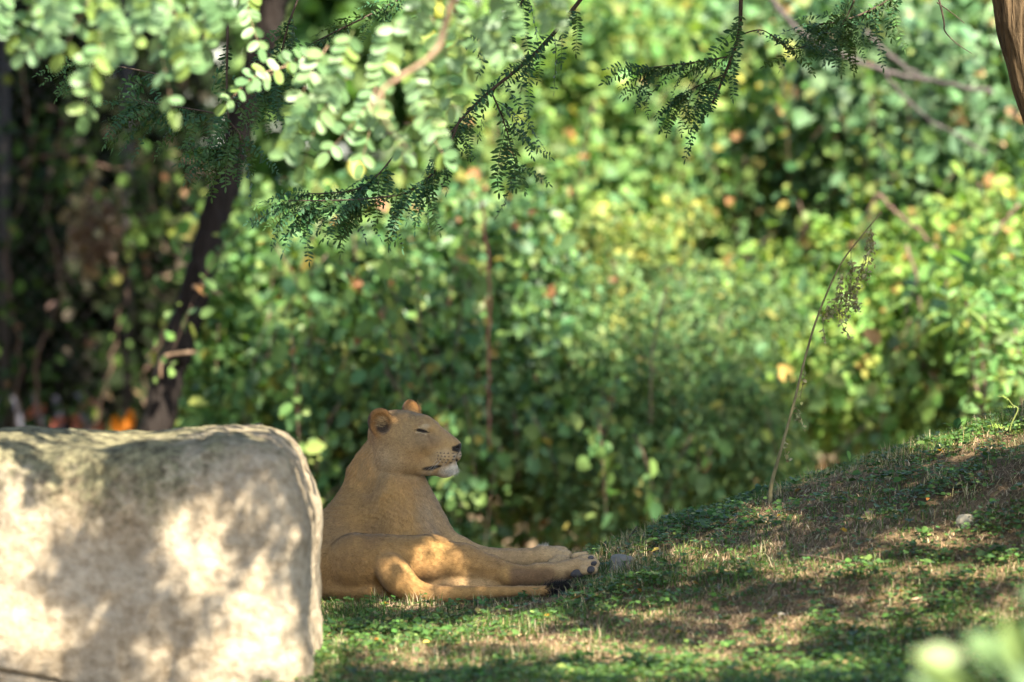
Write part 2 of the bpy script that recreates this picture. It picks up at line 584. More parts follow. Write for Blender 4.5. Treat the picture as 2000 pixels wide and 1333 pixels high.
def mat4(R, loc, s=1.0):
    M = Matrix([[R[i][j] * s for j in range(3)] + [loc[i]] for i in range(3)] + [[0, 0, 0, 1]])
    return M

# ------------------------------------------------------------------ ground cover
m_grass = leaf_mat("grass_blades", .30, .5, .12)
m_straw = attr_mat("dry_straw", rough=.8, spec=.08, vary=.2)
m_herb = leaf_mat("ground_herbs", .30, .45, .15)

def vis_ground(n, r, y0=-3.6, y1=2.2, x0=-1.0, x1=2.7, pw=1.0):
    y = y0 + (y1 - y0) * r.random(n) ** pw
    x = x0 + (x1 - x0) * r.random(n)
    half = 2.06 * (y + 22) / 22
    k = (x < half) & (x > -.85)
    return x[k], y[k]

def under_lion(x, y):
    a = (x > -1.1) & (x < -.22) & (y > -.22) & (y < .42)
    b = (x >= -.3) & (x < .28) & (y > -.36) & (y < .14)
    c = (x > .10) & (x < .30) & (y > -.50) & (y < -.10)
    return a | b | c

def blades(x, y, h, w, lean, col, r, name, mat, lying=False):
    n = len(x)
    z = ground_z(x, y) - .004
    P = np.stack([x, y, z], -1)
    a = r.random(n) * 2 * np.pi
    hd_ = np.stack([np.cos(a), np.sin(a), np.zeros(n)], -1)
    sd_ = np.stack([-np.sin(a), np.cos(a), np.zeros(n)], -1)
    up = np.array([0, 0, 1.0])
    h = h[:, None]; w = w[:, None] * .5; lean = lean[:, None]
    m1 = P + up * h * .55 * np.cos(lean) + hd_ * h * .45 * np.sin(lean)
    tip = P + up * h * np.cos(lean * 1.25) * .95 + hd_ * h * np.sin(lean * 1.25)
    if lying:
        dz = ground_z(tip[:, 0], tip[:, 1]) + .004 + .01 * r.random(n)
        tip[:, 2] = np.maximum(dz, 0 * dz + dz)
        m1[:, 2] = (P[:, 2] + tip[:, 2]) / 2 + .008 * r.random(n)
    V = np.stack([P - sd_ * w, P + sd_ * w, m1 + sd_ * w * .8, m1 - sd_ * w * .8, tip], 1).reshape(-1, 3)
    b = np.arange(n)[:, None] * 5
    me = np_mesh(name, V, [b + np.array([[0, 1, 2, 3]]), b + np.array([[3, 2, 4]])], mat, True, np.repeat(col, 5, 0))
    return link(name, me)

r = np.random.default_rng(5)
x, y = vis_ground(260000, r)
p0 = np.stack([x, y, 0 * x], -1)
dens = .50 + .42 * fbm(p0, 1.4, 3, 40) + .28 * noise3(p0, 5, 41) + .25 * smoothstep(.4, .9, y) - .20 * smoothstep(-2.2, -3.4, y)
k = (r.random(len(x)) < np.clip(dens, .05, 1)) & ~under_lion(x, y)
x, y = x[k], y[k]
p0 = np.stack([x, y, 0 * x], -1)
n = len(x)
dry = np.clip(.36 + .6 * noise3(p0, 2.3, 43) + .3 * noise3(p0, 8, 44), .05, .95)
isd = r.random(n) < dry
cg = palette(n, [(.055, .105, .022), (.085, .145, .03), (.045, .085, .025)], [3, 2, 2], r)
cd = palette(n, [(.40, .32, .19), (.30, .225, .13), (.46, .40, .26)], [3, 3, 1], r)
cgd = np.where(isd[:, None], cd, cg)
hh = (r.gamma(3.5, .0105, n) + .012) * np.where(isd, .85, 1.1) * (1 + .6 * np.clip(noise3(p0, 3.1, 45), -.5, 1)) * (1 + .35 * smoothstep(.3, 1, y))
grass = blades(x, y, np.clip(hh * .8, .010, .085), r.uniform(.0018, .0044, n), np.abs(r.normal(.70, .40, n)), cgd, r, "grass", m_grass)
tag(grass, "thin short grass, half green and half dried, over the slope", "grass", kind="stuff")
# tall tufts here and there
x, y = [], []
for q in range(90):
    cx_, cy_ = vis_ground(1, r)
    if len(cx_) == 0 or under_lion(cx_, cy_)[0]: continue
    m = r.integers(10, 34)
    x += list(cx_[0] + r.normal(size=m) * .025); y += list(cy_[0] + r.normal(size=m) * .03)
for (px, py, m) in ((1585, 915, 60), (1625, 905, 50), (1700, 880, 60), (1790, 860, 60), (1850, 845, 50), (985, 1166, 30), (1310, 1135, 60), (1045, 1240, 60), (905, 1240, 50), (720, 1235, 40), (1240, 1065, 50), (1330, 1010, 50)):
    # walk the view ray down to the slope
    g = hit(px, py)
    x += list(g[0] + r.normal(size=m) * .03); y += list(g[1] + r.normal(size=m) * .03)
for px in list(range(632, 1165, 6)):          # grass pressed up against the lioness
    g = hit(px, np.interp(px, [632, 700, 790, 830, 900, 1000, 1100, 1165], [1172, 1176, 1181, 1185, 1180, 1171, 1164, 1140]))
    m = r.integers(3, 9)
    x += list(g[0] + r.normal(size=m) * .012); y += list(g[1] - .012 + r.normal(size=m) * .015)
for q in range(70):                            # and against the boulder
    m = r.integers(3, 8)
    yy_ = r.uniform(-2.8, -1.4)
    x += list(at(622, 1200, -2.5)[0] + .03 + np.abs(r.normal(size=m)) * .02); y += list(yy_ + r.normal(size=m) * .02)
x, y = np.array(x), np.array(y); n = len(x)
isd = r.random(n) < .55
cgd = np.where(isd[:, None], palette(n, [(.48, .40, .25), (.36, .28, .16)], [1, 1], r), palette(n, [(.075, .14, .03), (.11, .17, .045)], [1, 1], r))
tuft = blades(x, y, r.uniform(.03, .085, n), r.uniform(.002, .004, n), np.abs(r.normal(.4, .35, n)), cgd, r, "grass_tuft", m_grass)
tag(tuft, "taller pale grass tufts standing up from the slope", "grass", kind="stuff")
# straw and mown clippings lying flat
x, y = vis_ground(260000, r)
p0 = np.stack([x, y, 0 * x], -1)
k = (r.random(len(x)) < np.clip(.55 + .7 * noise3(p0, 1.9, 47), .15, 1)) & ~under_lion(x, y)
x, y = x[k], y[k]; n = len(x)
straw = blades(x, y, r.uniform(.015, .075, n), r.uniform(.0016, .0034, n), np.full(n, 1.25), palette(n, [(.34, .26, .155), (.22, .155, .09), (.44, .36, .23), (.13, .09, .055), (.30, .19, .10)], [3, 3, 1, 2, 1], r), r, "straw", m_straw, lying=True)
tag(straw, "dry straw and clippings lying on bare earth", "straw", kind="stuff")
# clover and ground ivy
x, y = vis_ground(150000, r)
p0 = np.stack([x, y, 0 * x], -1)
front = smoothstep(-1.6, -2.9, y)
dens = -.02 + .42 * front + .30 * fbm(p0, 1.7, 3, 50) + .36 * noise3(p0, 9, 51) + .18 * smoothstep(.2, .9, y) * smoothstep(.4, 1.0, x)
k = (r.random(len(x)) < np.clip(dens, .035, .9)) & ~under_lion(x, y)
x, y = x[k], y[k]; n = len(x)
hgt = r.uniform(.006, .045, n) * (1 + .3 * smoothstep(-2, -3, y))
P = np.stack([x, y, ground_z(x, y) + hgt], -1)
a = r.random(n) * 2 * np.pi
mbh = MB()
for kf in range(2):
    aa = a + kf * 2.6 + r.normal(size=n) * .4
    Dd = np.stack([np.cos(aa), np.sin(aa), .15 * r.normal(size=n)], -1)
    Nn = np.stack([.35 * r.normal(size=n), -.25 + .35 * r.normal(size=n), np.ones(n)], -1)
    sz = r.gamma(4, .0030, n) + .005
    V, F, cc = leaf_cloud(P, Nn, Dd, sz, sz * r.uniform(.75, 1.1, n), palette(n, [(.055, .115, .028), (.08, .15, .035), (.045, .085, .030), (.13, .18, .05), (.17, .15, .06)], [4, 3, 3, 1, .5], r), fold=.15, wide=.52)
    mbh.add(V, F, cc)
herb = mbh.build("clover", m_herb)
tag(herb, "low clover and ground ivy leaves spread over the earth", "clover", kind="stuff")
# ------------------------------------------------------------------ the lioness (one continuous skin from a blended distance field)
LION_MM = 1.0
HEAD_TH = math.radians(25)
HEAD_O = at(775, 845, 0.20)
_pitch_h = math.radians(0)
hf = np.array([math.cos(HEAD_TH), -math.sin(HEAD_TH), 0.0])
hl = np.array([-math.sin(HEAD_TH), -math.cos(HEAD_TH), 0.0])
hu = np.array([0, 0, 1.0])
_roll = math.radians(-5)
hl, hu = hl * math.cos(_roll) + hu * math.sin(_roll), hu * math.cos(_roll) - hl * math.sin(_roll)
HM = np.stack([hf, hl, hu])          # rows: local axes

def hw(f, l, u):
    return HEAD_O + HM.T @ np.array([f, l, u])

PR = []     # primitives: kind, data, k, flow, tag

def ELL(c, r, k=0.04, M=None, flow=None, part='body', sub=False):
    PR.append(('e', np.asarray(c, float), np.asarray(r, float), np.eye(3) if M is None else np.asarray(M), k, flow, part, sub))

def CAP(a, b, ra, rb, k=0.04, flow=None, part='body', sub=False):
    a, b = np.asarray(a, float), np.asarray(b, float)
    PR.append(('c', a, b, ra, rb, k, (b - a) if flow is None else flow, part, sub))

def sd(p, pr):
    if pr[0] == 'e':
        q = (p - pr[1]) @ pr[3].T
        k0 = np.linalg.norm(q / pr[2], axis=-1)
        k1 = np.linalg.norm(q / pr[2] ** 2, axis=-1)
        return k0 * (k0 - 1) / np.maximum(k1, 1e-6)
    a, b, ra, rb = pr[1:5]
    ba = b - a
    t = np.clip(((p - a) @ ba) / (ba @ ba), 0, 1)
    return np.linalg.norm(p - a - t[..., None] * ba, axis=-1) - (ra + (rb - ra) * t)

def bounds(pr):
    if pr[0] == 'e':
        e = np.sqrt((pr[3].T ** 2) @ (pr[2] ** 2))
        return pr[1] - e, pr[1] + e
    a, b, ra, rb = pr[1:5]
    return np.minimum(a - ra, b - rb), np.maximum(a + ra, b + rb)

DN = np.array([0, 0, -1.0]); RT = np.array([1.0, 0, 0]); LF = np.array([-1.0, 0, 0])
# --- trunk: hips near the camera behind the boulder, chest rising behind them
ELL(at(672, 1108, 0.02), (0.185, 0.21, 0.135), 0.05, flow=DN + LF, part='body')
ELL(at(600, 1105, 0.10), (0.16, 0.20, 0.14), 0.06, flow=DN, part='body')
ELL(at(715, 1150, -0.06), (.20, .16, .065), .05, flow=RT, part='body')
CAP(at(650, 1085, 0.10), at(735, 1020, 0.24), 0.150, 0.165, 0.07, flow=DN + LF, part='body')
CAP(at(754, 925, 0.24), at(756, 1022, 0.24), 0.114, 0.174, 0.07, flow=DN, part='neck')
CAP(at(772, 868, 0.21), at(756, 930, 0.24), 0.100, 0.128, 0.05, flow=DN, part='neck')
CAP(at(745, 868, 0.23), at(722, 930, 0.25), 0.040, 0.085, 0.05, flow=DN, part='neck')
CAP(at(790, 930, 0.16), at(836, 1045, 0.16), 0.062, 0.098, 0.06, flow=DN, part='chest')
CAP(at(772, 985, 0.10), at(800, 1075, 0.02), 0.10, 0.12, 0.07, flow=DN, part='neck')      # near shoulder
CAP(at(690, 985, 0.20), at(655, 1060, 0.12), 0.055, 0.09, 0.07, flow=DN + LF, part='body')
# --- near thigh and hind leg stretched to the right
CAP(at(700, 1103, -0.12), at(840, 1092, -0.13), 0.124, 0.084, 0.05, flow=RT + 0.5 * DN, part='thigh')
CAP(at(840, 1092, -0.13), at(905, 1102, -0.13), 0.084, 0.070, 0.04, flow=RT, part='thigh')
CAP(at(905, 1102, -0.13), at(960, 1111, -0.13), 0.070, 0.047, 0.03, flow=RT, part='leg')
CAP(at(960, 1113, -0.13), at(1005, 1122, -0.135), 0.047, 0.037, 0.022, flow=RT, part='leg')
CAP(at(996, 1126, -0.15), at(1062, 1126, -0.15), 0.040, 0.040, 0.02, flow=RT, part='hock')
CAP(at(1050, 1121, -0.15), at(1105, 1115, -0.15), 0.038, 0.035, 0.02, flow=RT, part='foot')
CAP(at(914, 1116, -0.205), at(964, 1122, -0.185), .006, .004, .020, part='leg', sub=True)
ELL(at(986, 1124, -0.152), (.022, .026, .026), .02, flow=RT, part='leg')
ELL(at(886, 1088, -0.165), (.035, .03, .03), .03, flow=RT, part='thigh')
# hind paw: palm and toes, sole turned to the camera
CAP(at(1100, 1115, -0.15), at(1128, 1107, -0.15), 0.037, 0.037, 0.015, flow=RT, part='foot')
for (x, y, r, d, x2, y2) in ((1138, 1092, .0180, -.135, 1157, 1091), (1141, 1102, .0195, -.165, 1163, 1101), (1139, 1113, .0180, -.180, 1159, 1113), (1124, 1088, .0160, -.105, 1143, 1083)):
    CAP(at(x, y, d), at(x2, y2, d), r + .001, r - .002, 0.005, flow=RT, part='toe')
# far hind leg lying on the grass
CAP(at(790, 1125, -0.10), at(900, 1138, -0.15), 0.066, 0.046, 0.02, flow=RT, part='inner')
CAP(at(900, 1138, -0.15), at(1040, 1146, -0.10), 0.044, 0.030, 0.012, flow=RT, part='inner')
# far foreleg
CAP(at(850, 1065, 0.14), at(930, 1090, 0.10), 0.085, 0.050, 0.03, flow=RT, part='fore')
CAP(at(930, 1091, 0.10), at(1028, 1094, 0.06), 0.046, 0.041, 0.02, flow=RT, part='fore')
CAP(at(1026, 1093, 0.06), at(1058, 1092, 0.05), 0.042, 0.040, 0.015, flow=RT, part='fore')
CAP(at(1058, 1087, 0.05), at(1082, 1087, 0.04), 0.043, 0.036, 0.012, flow=RT, part='paw')
for (x, y, r, d) in ((1100, 1077, .0175, .055), (1107, 1084, .0185, .025), (1103, 1094, .0175, .000), (1092, 1100, .016, -.01)):
    CAP(at(x - 14, y, d), at(x, y, d), r, r * .9, 0.005, flow=RT, part='paw')
# second foreleg tucked beneath, mostly hidden
CAP(at(820, 1110, 0.05), at(960, 1125, 0.02), 0.07, 0.045, 0.03, flow=RT, part='fore')
# --- tail, from the rump round and along the ground
_tail = catmull([at(728, 1082, -0.10), at(760, 1110, -0.215), at(790, 1143, -0.262), at(826, 1161, -0.28), at(875, 1162, -0.285), at(960, 1157, -0.28), at(1040, 1155, -0.30), at(1095, 1151, -0.31)], 3)
_tr = np.interp(np.linspace(0, 7, len(_tail)), range(8), [.045, .050, .050, .041, .031, .0215, .0185, .016])
for i in range(len(_tail) - 1):
    CAP(_tail[i], _tail[i + 1], _tr[i], _tr[i + 1], 0.035 if i < 6 else 0.008, part='tail')
# --- head (local frame: forward, towards the camera side, up)
def H(f, l, u, r, k=0.03, flow=(-1, 0, -.3), part='head', mirror=False, R=None, sub=False):
    for s in ((1, -1) if mirror else (1,)):
        M = HM if R is None else (R if s == 1 else R * np.array([1, -1, 1])) @ HM
        ELL(hw(f, s * l, u), r, k, M, HM.T @ np.array(flow), part, sub)
def HC(a, b, ra, rb, k=0.03, flow=(-1, 0, -.3), part='head', mirror=False, sub=False):
    for s in ((1, -1) if mirror else (1,)):
        CAP(hw(a[0], s * a[1], a[2]), hw(b[0], s * b[1], b[2]), ra, rb, k, HM.T @ np.array(flow), part, sub)

H(0.000, 0, 0.012, (.105, .092, .076), .04)
H(-.020, 0, -.030, (.085, .092, .080), .05)
H(.075, 0, .022, (.075, .066, .050), .04)
HC((.125, 0, .022), (.240, 0, -.040), .043, .027, .03)
H(.128, .040, .026, (.038, .022, .018), .022, mirror=True)                    # brows
H(.254, 0, -.048, (.024, .027, .019), .012)                                     # nose
H(.185, 0, -.072, (.075, .054, .048), .03)
H(.165, .040, -.045, (.05, .026, .032), .03, mirror=True)
H(.214, .030, -.088, (.048, .034, .035), .014, mirror=True)                    # whisker pads
H(.218, 0, -.134, (.040, .032, .027), .013)                                    # chin
HC((.07, .058, -.112), (.20, .024, -.136), .050, .028, .03, mirror=True)       # jaw
H(.042, .070, -.055, (.090, .060, .092), .04, mirror=True)                     # cheeks
H(.115, .052, -.030, (.055, .030, .034), .03, mirror=True)
H(.014, .064, -.115, (.080, .062, .064), .045, mirror=True)
# ears
def ear(f, l, u, fwd, up, size=1.0):
    """fwd: opening direction, up: ear tip direction (head frame)"""
    fwd = unit(np.array(fwd, float)); up = np.array(up, float)
    up = unit(up - fwd * (up @ fwd)); side = np.cross(fwd, up)
    R = np.stack([fwd, side, up])
    c = np.array([f, l, u])
    s = size
    M = R @ HM
    ELL(hw(*c), (.022 * s, .045 * s, .050 * s), .02, M, HM.T @ up, 'ear')
    cc = c + R.T @ np.array([.019 * s, 0, -.002])
    ELL(hw(*cc), (.021 * s, .034 * s, .038 * s), .008, M, HM.T @ up, 'ear', True)
ear(-.022, .092, .050, (.50, .84, .10), (-.18, .22, 1.0), 1.12)
ear(.030, -.078, .062, (.45, -.88, .1), (.22, -.2, 1.0), 1.15)
# eye hollows, nostrils, mouth groove
H(.150, .070, .014, (.026, .010, .009), .010, mirror=True, sub=True)
H(.268, .014, -.052, (.012, .007, .006), .004, mirror=True, sub=True)
_mouth = [(.254, 0.010, -.104), (.240, .030, -.112), (.210, .048, -.121), (.172, .060, -.130), (.146, .062, -.131)]
for a, b in zip(_mouth[:-1], _mouth[1:]):
    HC(a, b, .0028, .0028, .005, mirror=True, sub=True)
for a, b in (((.280, 0, -.066), (.268, 0, -.104)),):
    HC(a, b, .002, .002, .004, sub=True)

def surface_nets():
    def axis(segs):
        out = []
        for a, b, h in segs:
            n = max(1, int(round((b - a) / h)))
            out.append(np.linspace(a, b, n, endpoint=False))
        return np.concatenate(out + [[segs[-1][1]]])
    X = axis([(-1.16, -.60, .010), (-.60, -.15, .0034), (-.15, .36, .0058)])
    Y = axis([(-.42, -.20, .0060), (-.20, .05, .0065), (.05, .36, .0040), (.36, .56, .012)])
    Z = axis([(-.10, .42, .0060), (.42, .84, .0034)])
    D = np.full((len(X), len(Y), len(Z)), 0.5, dtype=np.float32)
    DG = [D] + [D.copy() for _ in range(4)]
    GRP = {'head': 1, 'ear': 1, 'thigh': 2, 'leg': 2, 'hock': 2, 'foot': 2, 'toe': 2, 'fore': 3, 'paw': 3, 'inner': 4, 'tail': 4}
    for pr in PR:
        k, sub = pr[-4], pr[-1]
        lo, hi = bounds(pr)
        m = k + 0.02
        i0, i1 = np.searchsorted(X, [lo[0] - m, hi[0] + m])
        j0, j1 = np.searchsorted(Y, [lo[1] - m, hi[1] + m])
        k0, k1 = np.searchsorted(Z, [lo[2] - m, hi[2] + m])
        if i0 >= i1 or j0 >= j1 or k0 >= k1:
            continue
        G = np.stack(np.meshgrid(X[i0:i1], Y[j0:j1], Z[k0:k1], indexing='ij'), -1)
        di = sd(G, pr).astype(np.float32)
        d = DG[GRP.get(pr[-2], 0)][i0:i1, j0:j1, k0:k1]
        if sub:
            h = np.clip(0.5 - 0.5 * (d + di) / k, 0, 1)
            d[...] = d * (1 - h) - di * h + k * h * (1 - h)
        else:
            h = np.clip(0.5 + 0.5 * (d - di) / k, 0, 1)
            d[...] = d * (1 - h) + di * h - k * h * (1 - h)
    for gi, kk in ((3, .022), (2, .014), (4, .012), (1, .009)):
        h = np.clip(0.5 + 0.5 * (D - DG[gi]) / kk, 0, 1)
        D = D * (1 - h) + DG[gi] * h - kk * h * (1 - h)
        DG[gi] = None
    del DG, h
    S = D < 0
    cnt = np.zeros(tuple(np.array(S.shape) - 1), dtype=np.int8)
    offs = [(a, b, c) for a in (0, 1) for b in (0, 1) for c in (0, 1)]
    nx, ny, nz = cnt.shape
    for a, b, c in offs:
        cnt += S[a:a + nx, b:b + ny, c:c + nz]
    act = (cnt > 0) & (cnt < 8)
    idx = np.full(act.shape, -1, dtype=np.int64)
    I, J, K_ = np.nonzero(act)
    idx[I, J, K_] = np.arange(len(I))
    acc = np.zeros((len(I), 3)); num = np.zeros(len(I))
    for e, (o1, o2) in enumerate([(p, q) for p in offs for q in offs if p < q and sum(abs(x - y) for x, y in zip(p, q)) == 1]):
        d1 = D[I + o1[0], J + o1[1], K_ + o1[2]]; d2 = D[I + o2[0], J + o2[1], K_ + o2[2]]
        cr = (d1 < 0) != (d2 < 0)
        t = np.where(cr, d1 / np.where(cr, d1 - d2, 1), 0)
        p1 = np.stack([X[I + o1[0]], Y[J + o1[1]], Z[K_ + o1[2]]], -1)
        p2 = np.stack([X[I + o2[0]], Y[J + o2[1]], Z[K_ + o2[2]]], -1)
        acc += np.where(cr[:, None], p1 + t[:, None] * (p2 - p1), 0)
        num += cr
    V = acc / num[:, None]
    F = []
    for ax in range(3):
        sl0 = [slice(None)] * 3; sl1 = [slice(None)] * 3
        sl0[ax] = slice(0, -1); sl1[ax] = slice(1, None)
        ch = S[tuple(sl0)] != S[tuple(sl1)]
        for q in range(3):
            if q != ax:
                s = [slice(None)] * 3; s[q] = slice(0, 1)
                ch[tuple(s)] = False
                s[q] = slice(-1, None)
                ch[tuple(s)] = False
        A = np.array(np.nonzero(ch)).T
        u, v = [(1, 2), (2, 0), (0, 1)][ax]
        eu = np.zeros(3, int); eu[u] = 1
        ev = np.zeros(3, int); ev[v] = 1
        q = [A - eu - ev, A - ev, A, A - eu]
        qi = np.stack([idx[z[:, 0], z[:, 1], z[:, 2]] for z in q], -1)
        ins = S[A[:, 0], A[:, 1], A[:, 2]]
        qi[~ins] = qi[~ins][:, ::-1]
        F.append(qi)
    F = np.vstack(F)
    F = F[(F >= 0).all(1)]
    used = np.unique(F)
    mp = np.full(len(V), -1); mp[used] = np.arange(len(used))
    V, F = V[used], mp[F]
    # light smoothing
    E = np.vstack([F[:, [0, 1]], F[:, [1, 2]], F[:, [2, 3]], F[:, [3, 0]]])
    deg = np.bincount(E.ravel(), minlength=len(V)).astype(float)
    def lap(W):
        a = np.zeros_like(W)
        for c in range(3):
            a[:, c] = np.bincount(E[:, 0], W[E[:, 1], c], len(V)) + np.bincount(E[:, 1], W[E[:, 0], c], len(V))
        return a / deg[:, None] - W
    for it in range(3):
        V = V + 0.5 * lap(V)
        V = V - 0.52 * lap(V)
    return V, F

def vnormals(V, F):
    n = np.cross(V[F[:, 2]] - V[F[:, 0]], V[F[:, 3]] - V[F[:, 1]])
    a = np.zeros_like(V)
    for c in range(4):
        for d in range(3):
            a[:, d] += np.bincount(F[:, c], n[:, d], len(V))
    return unit(a)

lionV, lionF = surface_nets()
lionN = vnormals(lionV, lionF)

# --- which part each point belongs to, coat colour and lie of the hair
PARTS = ['body', 'neck', 'chest', 'thigh', 'leg', 'hock', 'foot', 'toe', 'inner', 'fore', 'paw', 'tail', 'head', 'ear']
Wt = {p: np.zeros(len(lionV)) for p in PARTS}
flow = np.zeros_like(lionV)
for pr in PR:
    if pr[-1] or pr[-3] is None:
        continue
    w = np.exp(-np.clip(sd(lionV, pr), -0.01, 1) / 0.012)
    Wt[pr[-2]] += w
    flow += w[:, None] * unit(pr[-3])
_s = sum(Wt.values()) + 1e-9
for p in PARTS:
    Wt[p] /= _s
flow = unit(flow - lionN * (flow * lionN).sum(1, keepdims=True))
HL = (lionV - HEAD_O) @ HM.T                     # head-local coordinates
isH = Wt['head'] + Wt['ear'] > 0.5

def px_of(V):
    d = V - _O
    z = d @ _F
    return 1000 + (d[:, 0] / z) / _K, 666.5 - ((d @ _U) / z) / _K

# skin folds of the twisted neck and shoulder
fold_w = np.clip(Wt['neck'] + Wt['body'], 0, 1)
lpx, lpy = px_of(lionV)
fw = fold_w * smoothstep(940, 985, lpy) * (1 - smoothstep(1015, 1040, lpy)) * (1 - smoothstep(780, 840, lpx))
ph = (lpy - 0.42 * (lpx - 650)) / 11.0 + 1.3 * noise3(lionV, 11, 3)
lionV = lionV + lionN * (fw * 0.0016 * np.sin(ph * 2 * np.pi) * (.5 + .8 * noise3(lionV, 9, 31)))[:, None]
fw2 = Wt['neck'] * smoothstep(870, 890, lpy) * (1 - smoothstep(930, 960, lpy))
ph2 = (lpx + 0.55 * (lpy - 900)) / 7.0 + 1.0 * noise3(lionV, 18, 5)
lionV = lionV + lionN * (fw2 * 0.0012 * np.sin(ph2 * 2 * np.pi))[:, None]
# soft muscle and bone unevenness
lionV = lionV + lionN * ((0.0035 * fbm(lionV, 9, 3, 8)) * (1 - isH))[:, None]
lionN = vnormals(lionV, lionF)

TAWNY = np.array([.345, .198, .080]); GOLD = np.array([.42, .238, .080]); PALE = np.array([.43, .31, .175])
WHITE = np.array([.66, .61, .51]); BROWN = np.array([.19, .11, .055]); DARK = np.array([.022, .017, .014]); GREY = np.array([.25, .175, .095])
def lerp(a, b, t):
    return a + (b - a) * np.clip(t, 0, 1)[:, None]
col = np.tile(TAWNY, (len(lionV), 1))
nz_ = fbm(lionV, 7, 3, 4)
clump = 1 + .10 * noise3(lionV, 95, 61) + .07 * noise3(lionV, 40, 62) + .05 * noise3(lionV, 180, 63)
col = lerp(col, GOLD, .5 + .5 * nz_)
col = lerp(col, GREY, .35 * (Wt['neck'] + Wt['head']) * smoothstep(-.1, .5, noise3(lionV, 22, 6)))
col = lerp(col, PALE, .22 * Wt['chest'] + .55 * Wt['inner'] + .45 * Wt['fore'] + .5 * Wt['foot'])
col = lerp(col, PALE, .3 * Wt['neck'] * smoothstep(805, 850, lpx))
col = lerp(col, WHITE, .12 * (Wt['chest'] + Wt['neck']) * smoothstep(.35, .9, lionN[:, 0]) * smoothstep(930, 960, lpy))
# worn dark hair along the underside of the hind foot
hk = Wt['hock'] + .6 * Wt['foot']
hk = (Wt['hock'] + Wt['foot'] + Wt['leg'] > .4) * (lionV[:, 1] < .0)
col = lerp(col, BROWN, hk * smoothstep(1106, 1119, lpy + 5 * nz_) * (1 - smoothstep(1074, 1092, lpx)) * smoothstep(986, 1003, lpx) * 1.0)
col = lerp(col, BROWN * .7, hk * smoothstep(1096, 1108, lpx) * smoothstep(1112, 1120, lpy) * .8)
col = lerp(col, PALE * 1.1, Wt['toe'] * .7)
col = lerp(col, PALE * 1.15, Wt['paw'] * .7)
# head markings
col = lerp(col, np.array([.27, .18, .09]), Wt['head'] * (lpy < 960) * .5)
f, l, u = HL[:, 0], np.abs(HL[:, 1]), HL[:, 2]
hd = Wt['head'] * (lpy < 960)
def blob(cf, cl, cu, rf, rl, ru, soft=.35):
    q = np.sqrt(((f - cf) / rf) ** 2 + ((l - cl) / rl) ** 2 + ((u - cu) / ru) ** 2)
    return 1 - smoothstep(1 - soft, 1 + soft, q)
col = lerp(col, np.array([.20, .13, .068]), hd * .75 * blob(.13, .05, -.02, .07, .05, .035, .5))     # under the eye
col = lerp(col, np.array([.34, .19, .075]), hd * .6 * blob(.10, .09, -.085, .06, .05, .03, .6))       # warm cheek
col = lerp(col, PALE, hd * .55 * blob(.0, .10, -.10, .09, .06, .06, .6))
col = lerp(col, np.array([.32, .20, .10]), hd * .6 * blob(.20, 0, -.01, .07, .03, .035, .5))          # bridge of the nose
col = lerp(col, PALE, hd * .4 * blob(.225, .045, -.088, .05, .035, .034, .5))                          # whisker pad
col = lerp(col, WHITE, hd * .75 * blob(.246, .015, -.152, .040, .05, .032, .55))                              # chin
col = lerp(col, WHITE, hd * .35 * blob(.272, .012, -.09, .016, .03, .018, .5))
col = lerp(col, PALE, hd * .8 * blob(.15, .04, -.165, .07, .06, .03, .5))
for (cf, cl, cu, r) in [(.205 + .0135 * i + .004 * (j % 2), .06, -.067 - .0125 * j - .004 * i * .35, .0026 + .0007 * ((i + j) % 2)) for j in range(4) for i in range(5 - (j == 3))]:
    q = np.sqrt((f - cf) ** 2 + ((u - cu) * 1.3) ** 2)
    col = lerp(col, DARK * 3, hd * (1 - smoothstep(r * .7, r * 1.6, q)) * (l > .02) * .95)
# nose leather
nl = (f > .250) * (1 - smoothstep(.0, .006, np.abs(u + .055) - .013 + .35 * np.clip(l - .012, 0, 1) - .2 * np.clip(f - .266, 0, 1))) * (l < .034)
nl = nl * smoothstep(.248, .254, f - .10 * l)
col = lerp(col, DARK * 1.15, nl)
col = lerp(col, DARK * 1.3, (f > .262) * (l < .0045) * (u < -.06) * (u > -.104) * 1.0)
# lips and mouth corner
mpts = np.array(_mouth)
ml = np.full(len(f), 10.0)
for a, b, wa, wb in zip(mpts[:-1], mpts[1:], (.0040, .0042, .005, .0085), (.0042, .005, .0085, .0075)):
    q = np.stack([f, l, u], -1)
    t = np.clip(((q - a) @ (b - a)) / ((b - a) @ (b - a)), 0, 1)
    ml = np.minimum(ml, np.linalg.norm((q - a - t[:, None] * (b - a)) * np.array([1, .5, 1]), axis=1) / (wa + (wb - wa) * t))
col = lerp(col, DARK * 1.1, hd * (1 - smoothstep(.75, 1.5, ml)))
# forehead wrinkles shaded in brown, pale spot over the eye, dusky cheek
col = lerp(col, PALE, hd * .75 * blob(.150, .045, .034, .016, .02, .009, .4))
col = lerp(col, BROWN, hd * .5 * blob(.132, .050, .046, .008, .02, .012, .5))
for fo_s in (.075, .095, .112):
    col = lerp(col, BROWN, hd * .30 * (1 - smoothstep(.0015, .005, np.abs(f - fo_s - .3 * l + .004 * np.sin(60 * l)))) * smoothstep(.045, .06, u) * (l < .06))
col = lerp(col, BROWN, hd * .5 * blob(.185, .040, -.035, .035, .03, .024, .6))
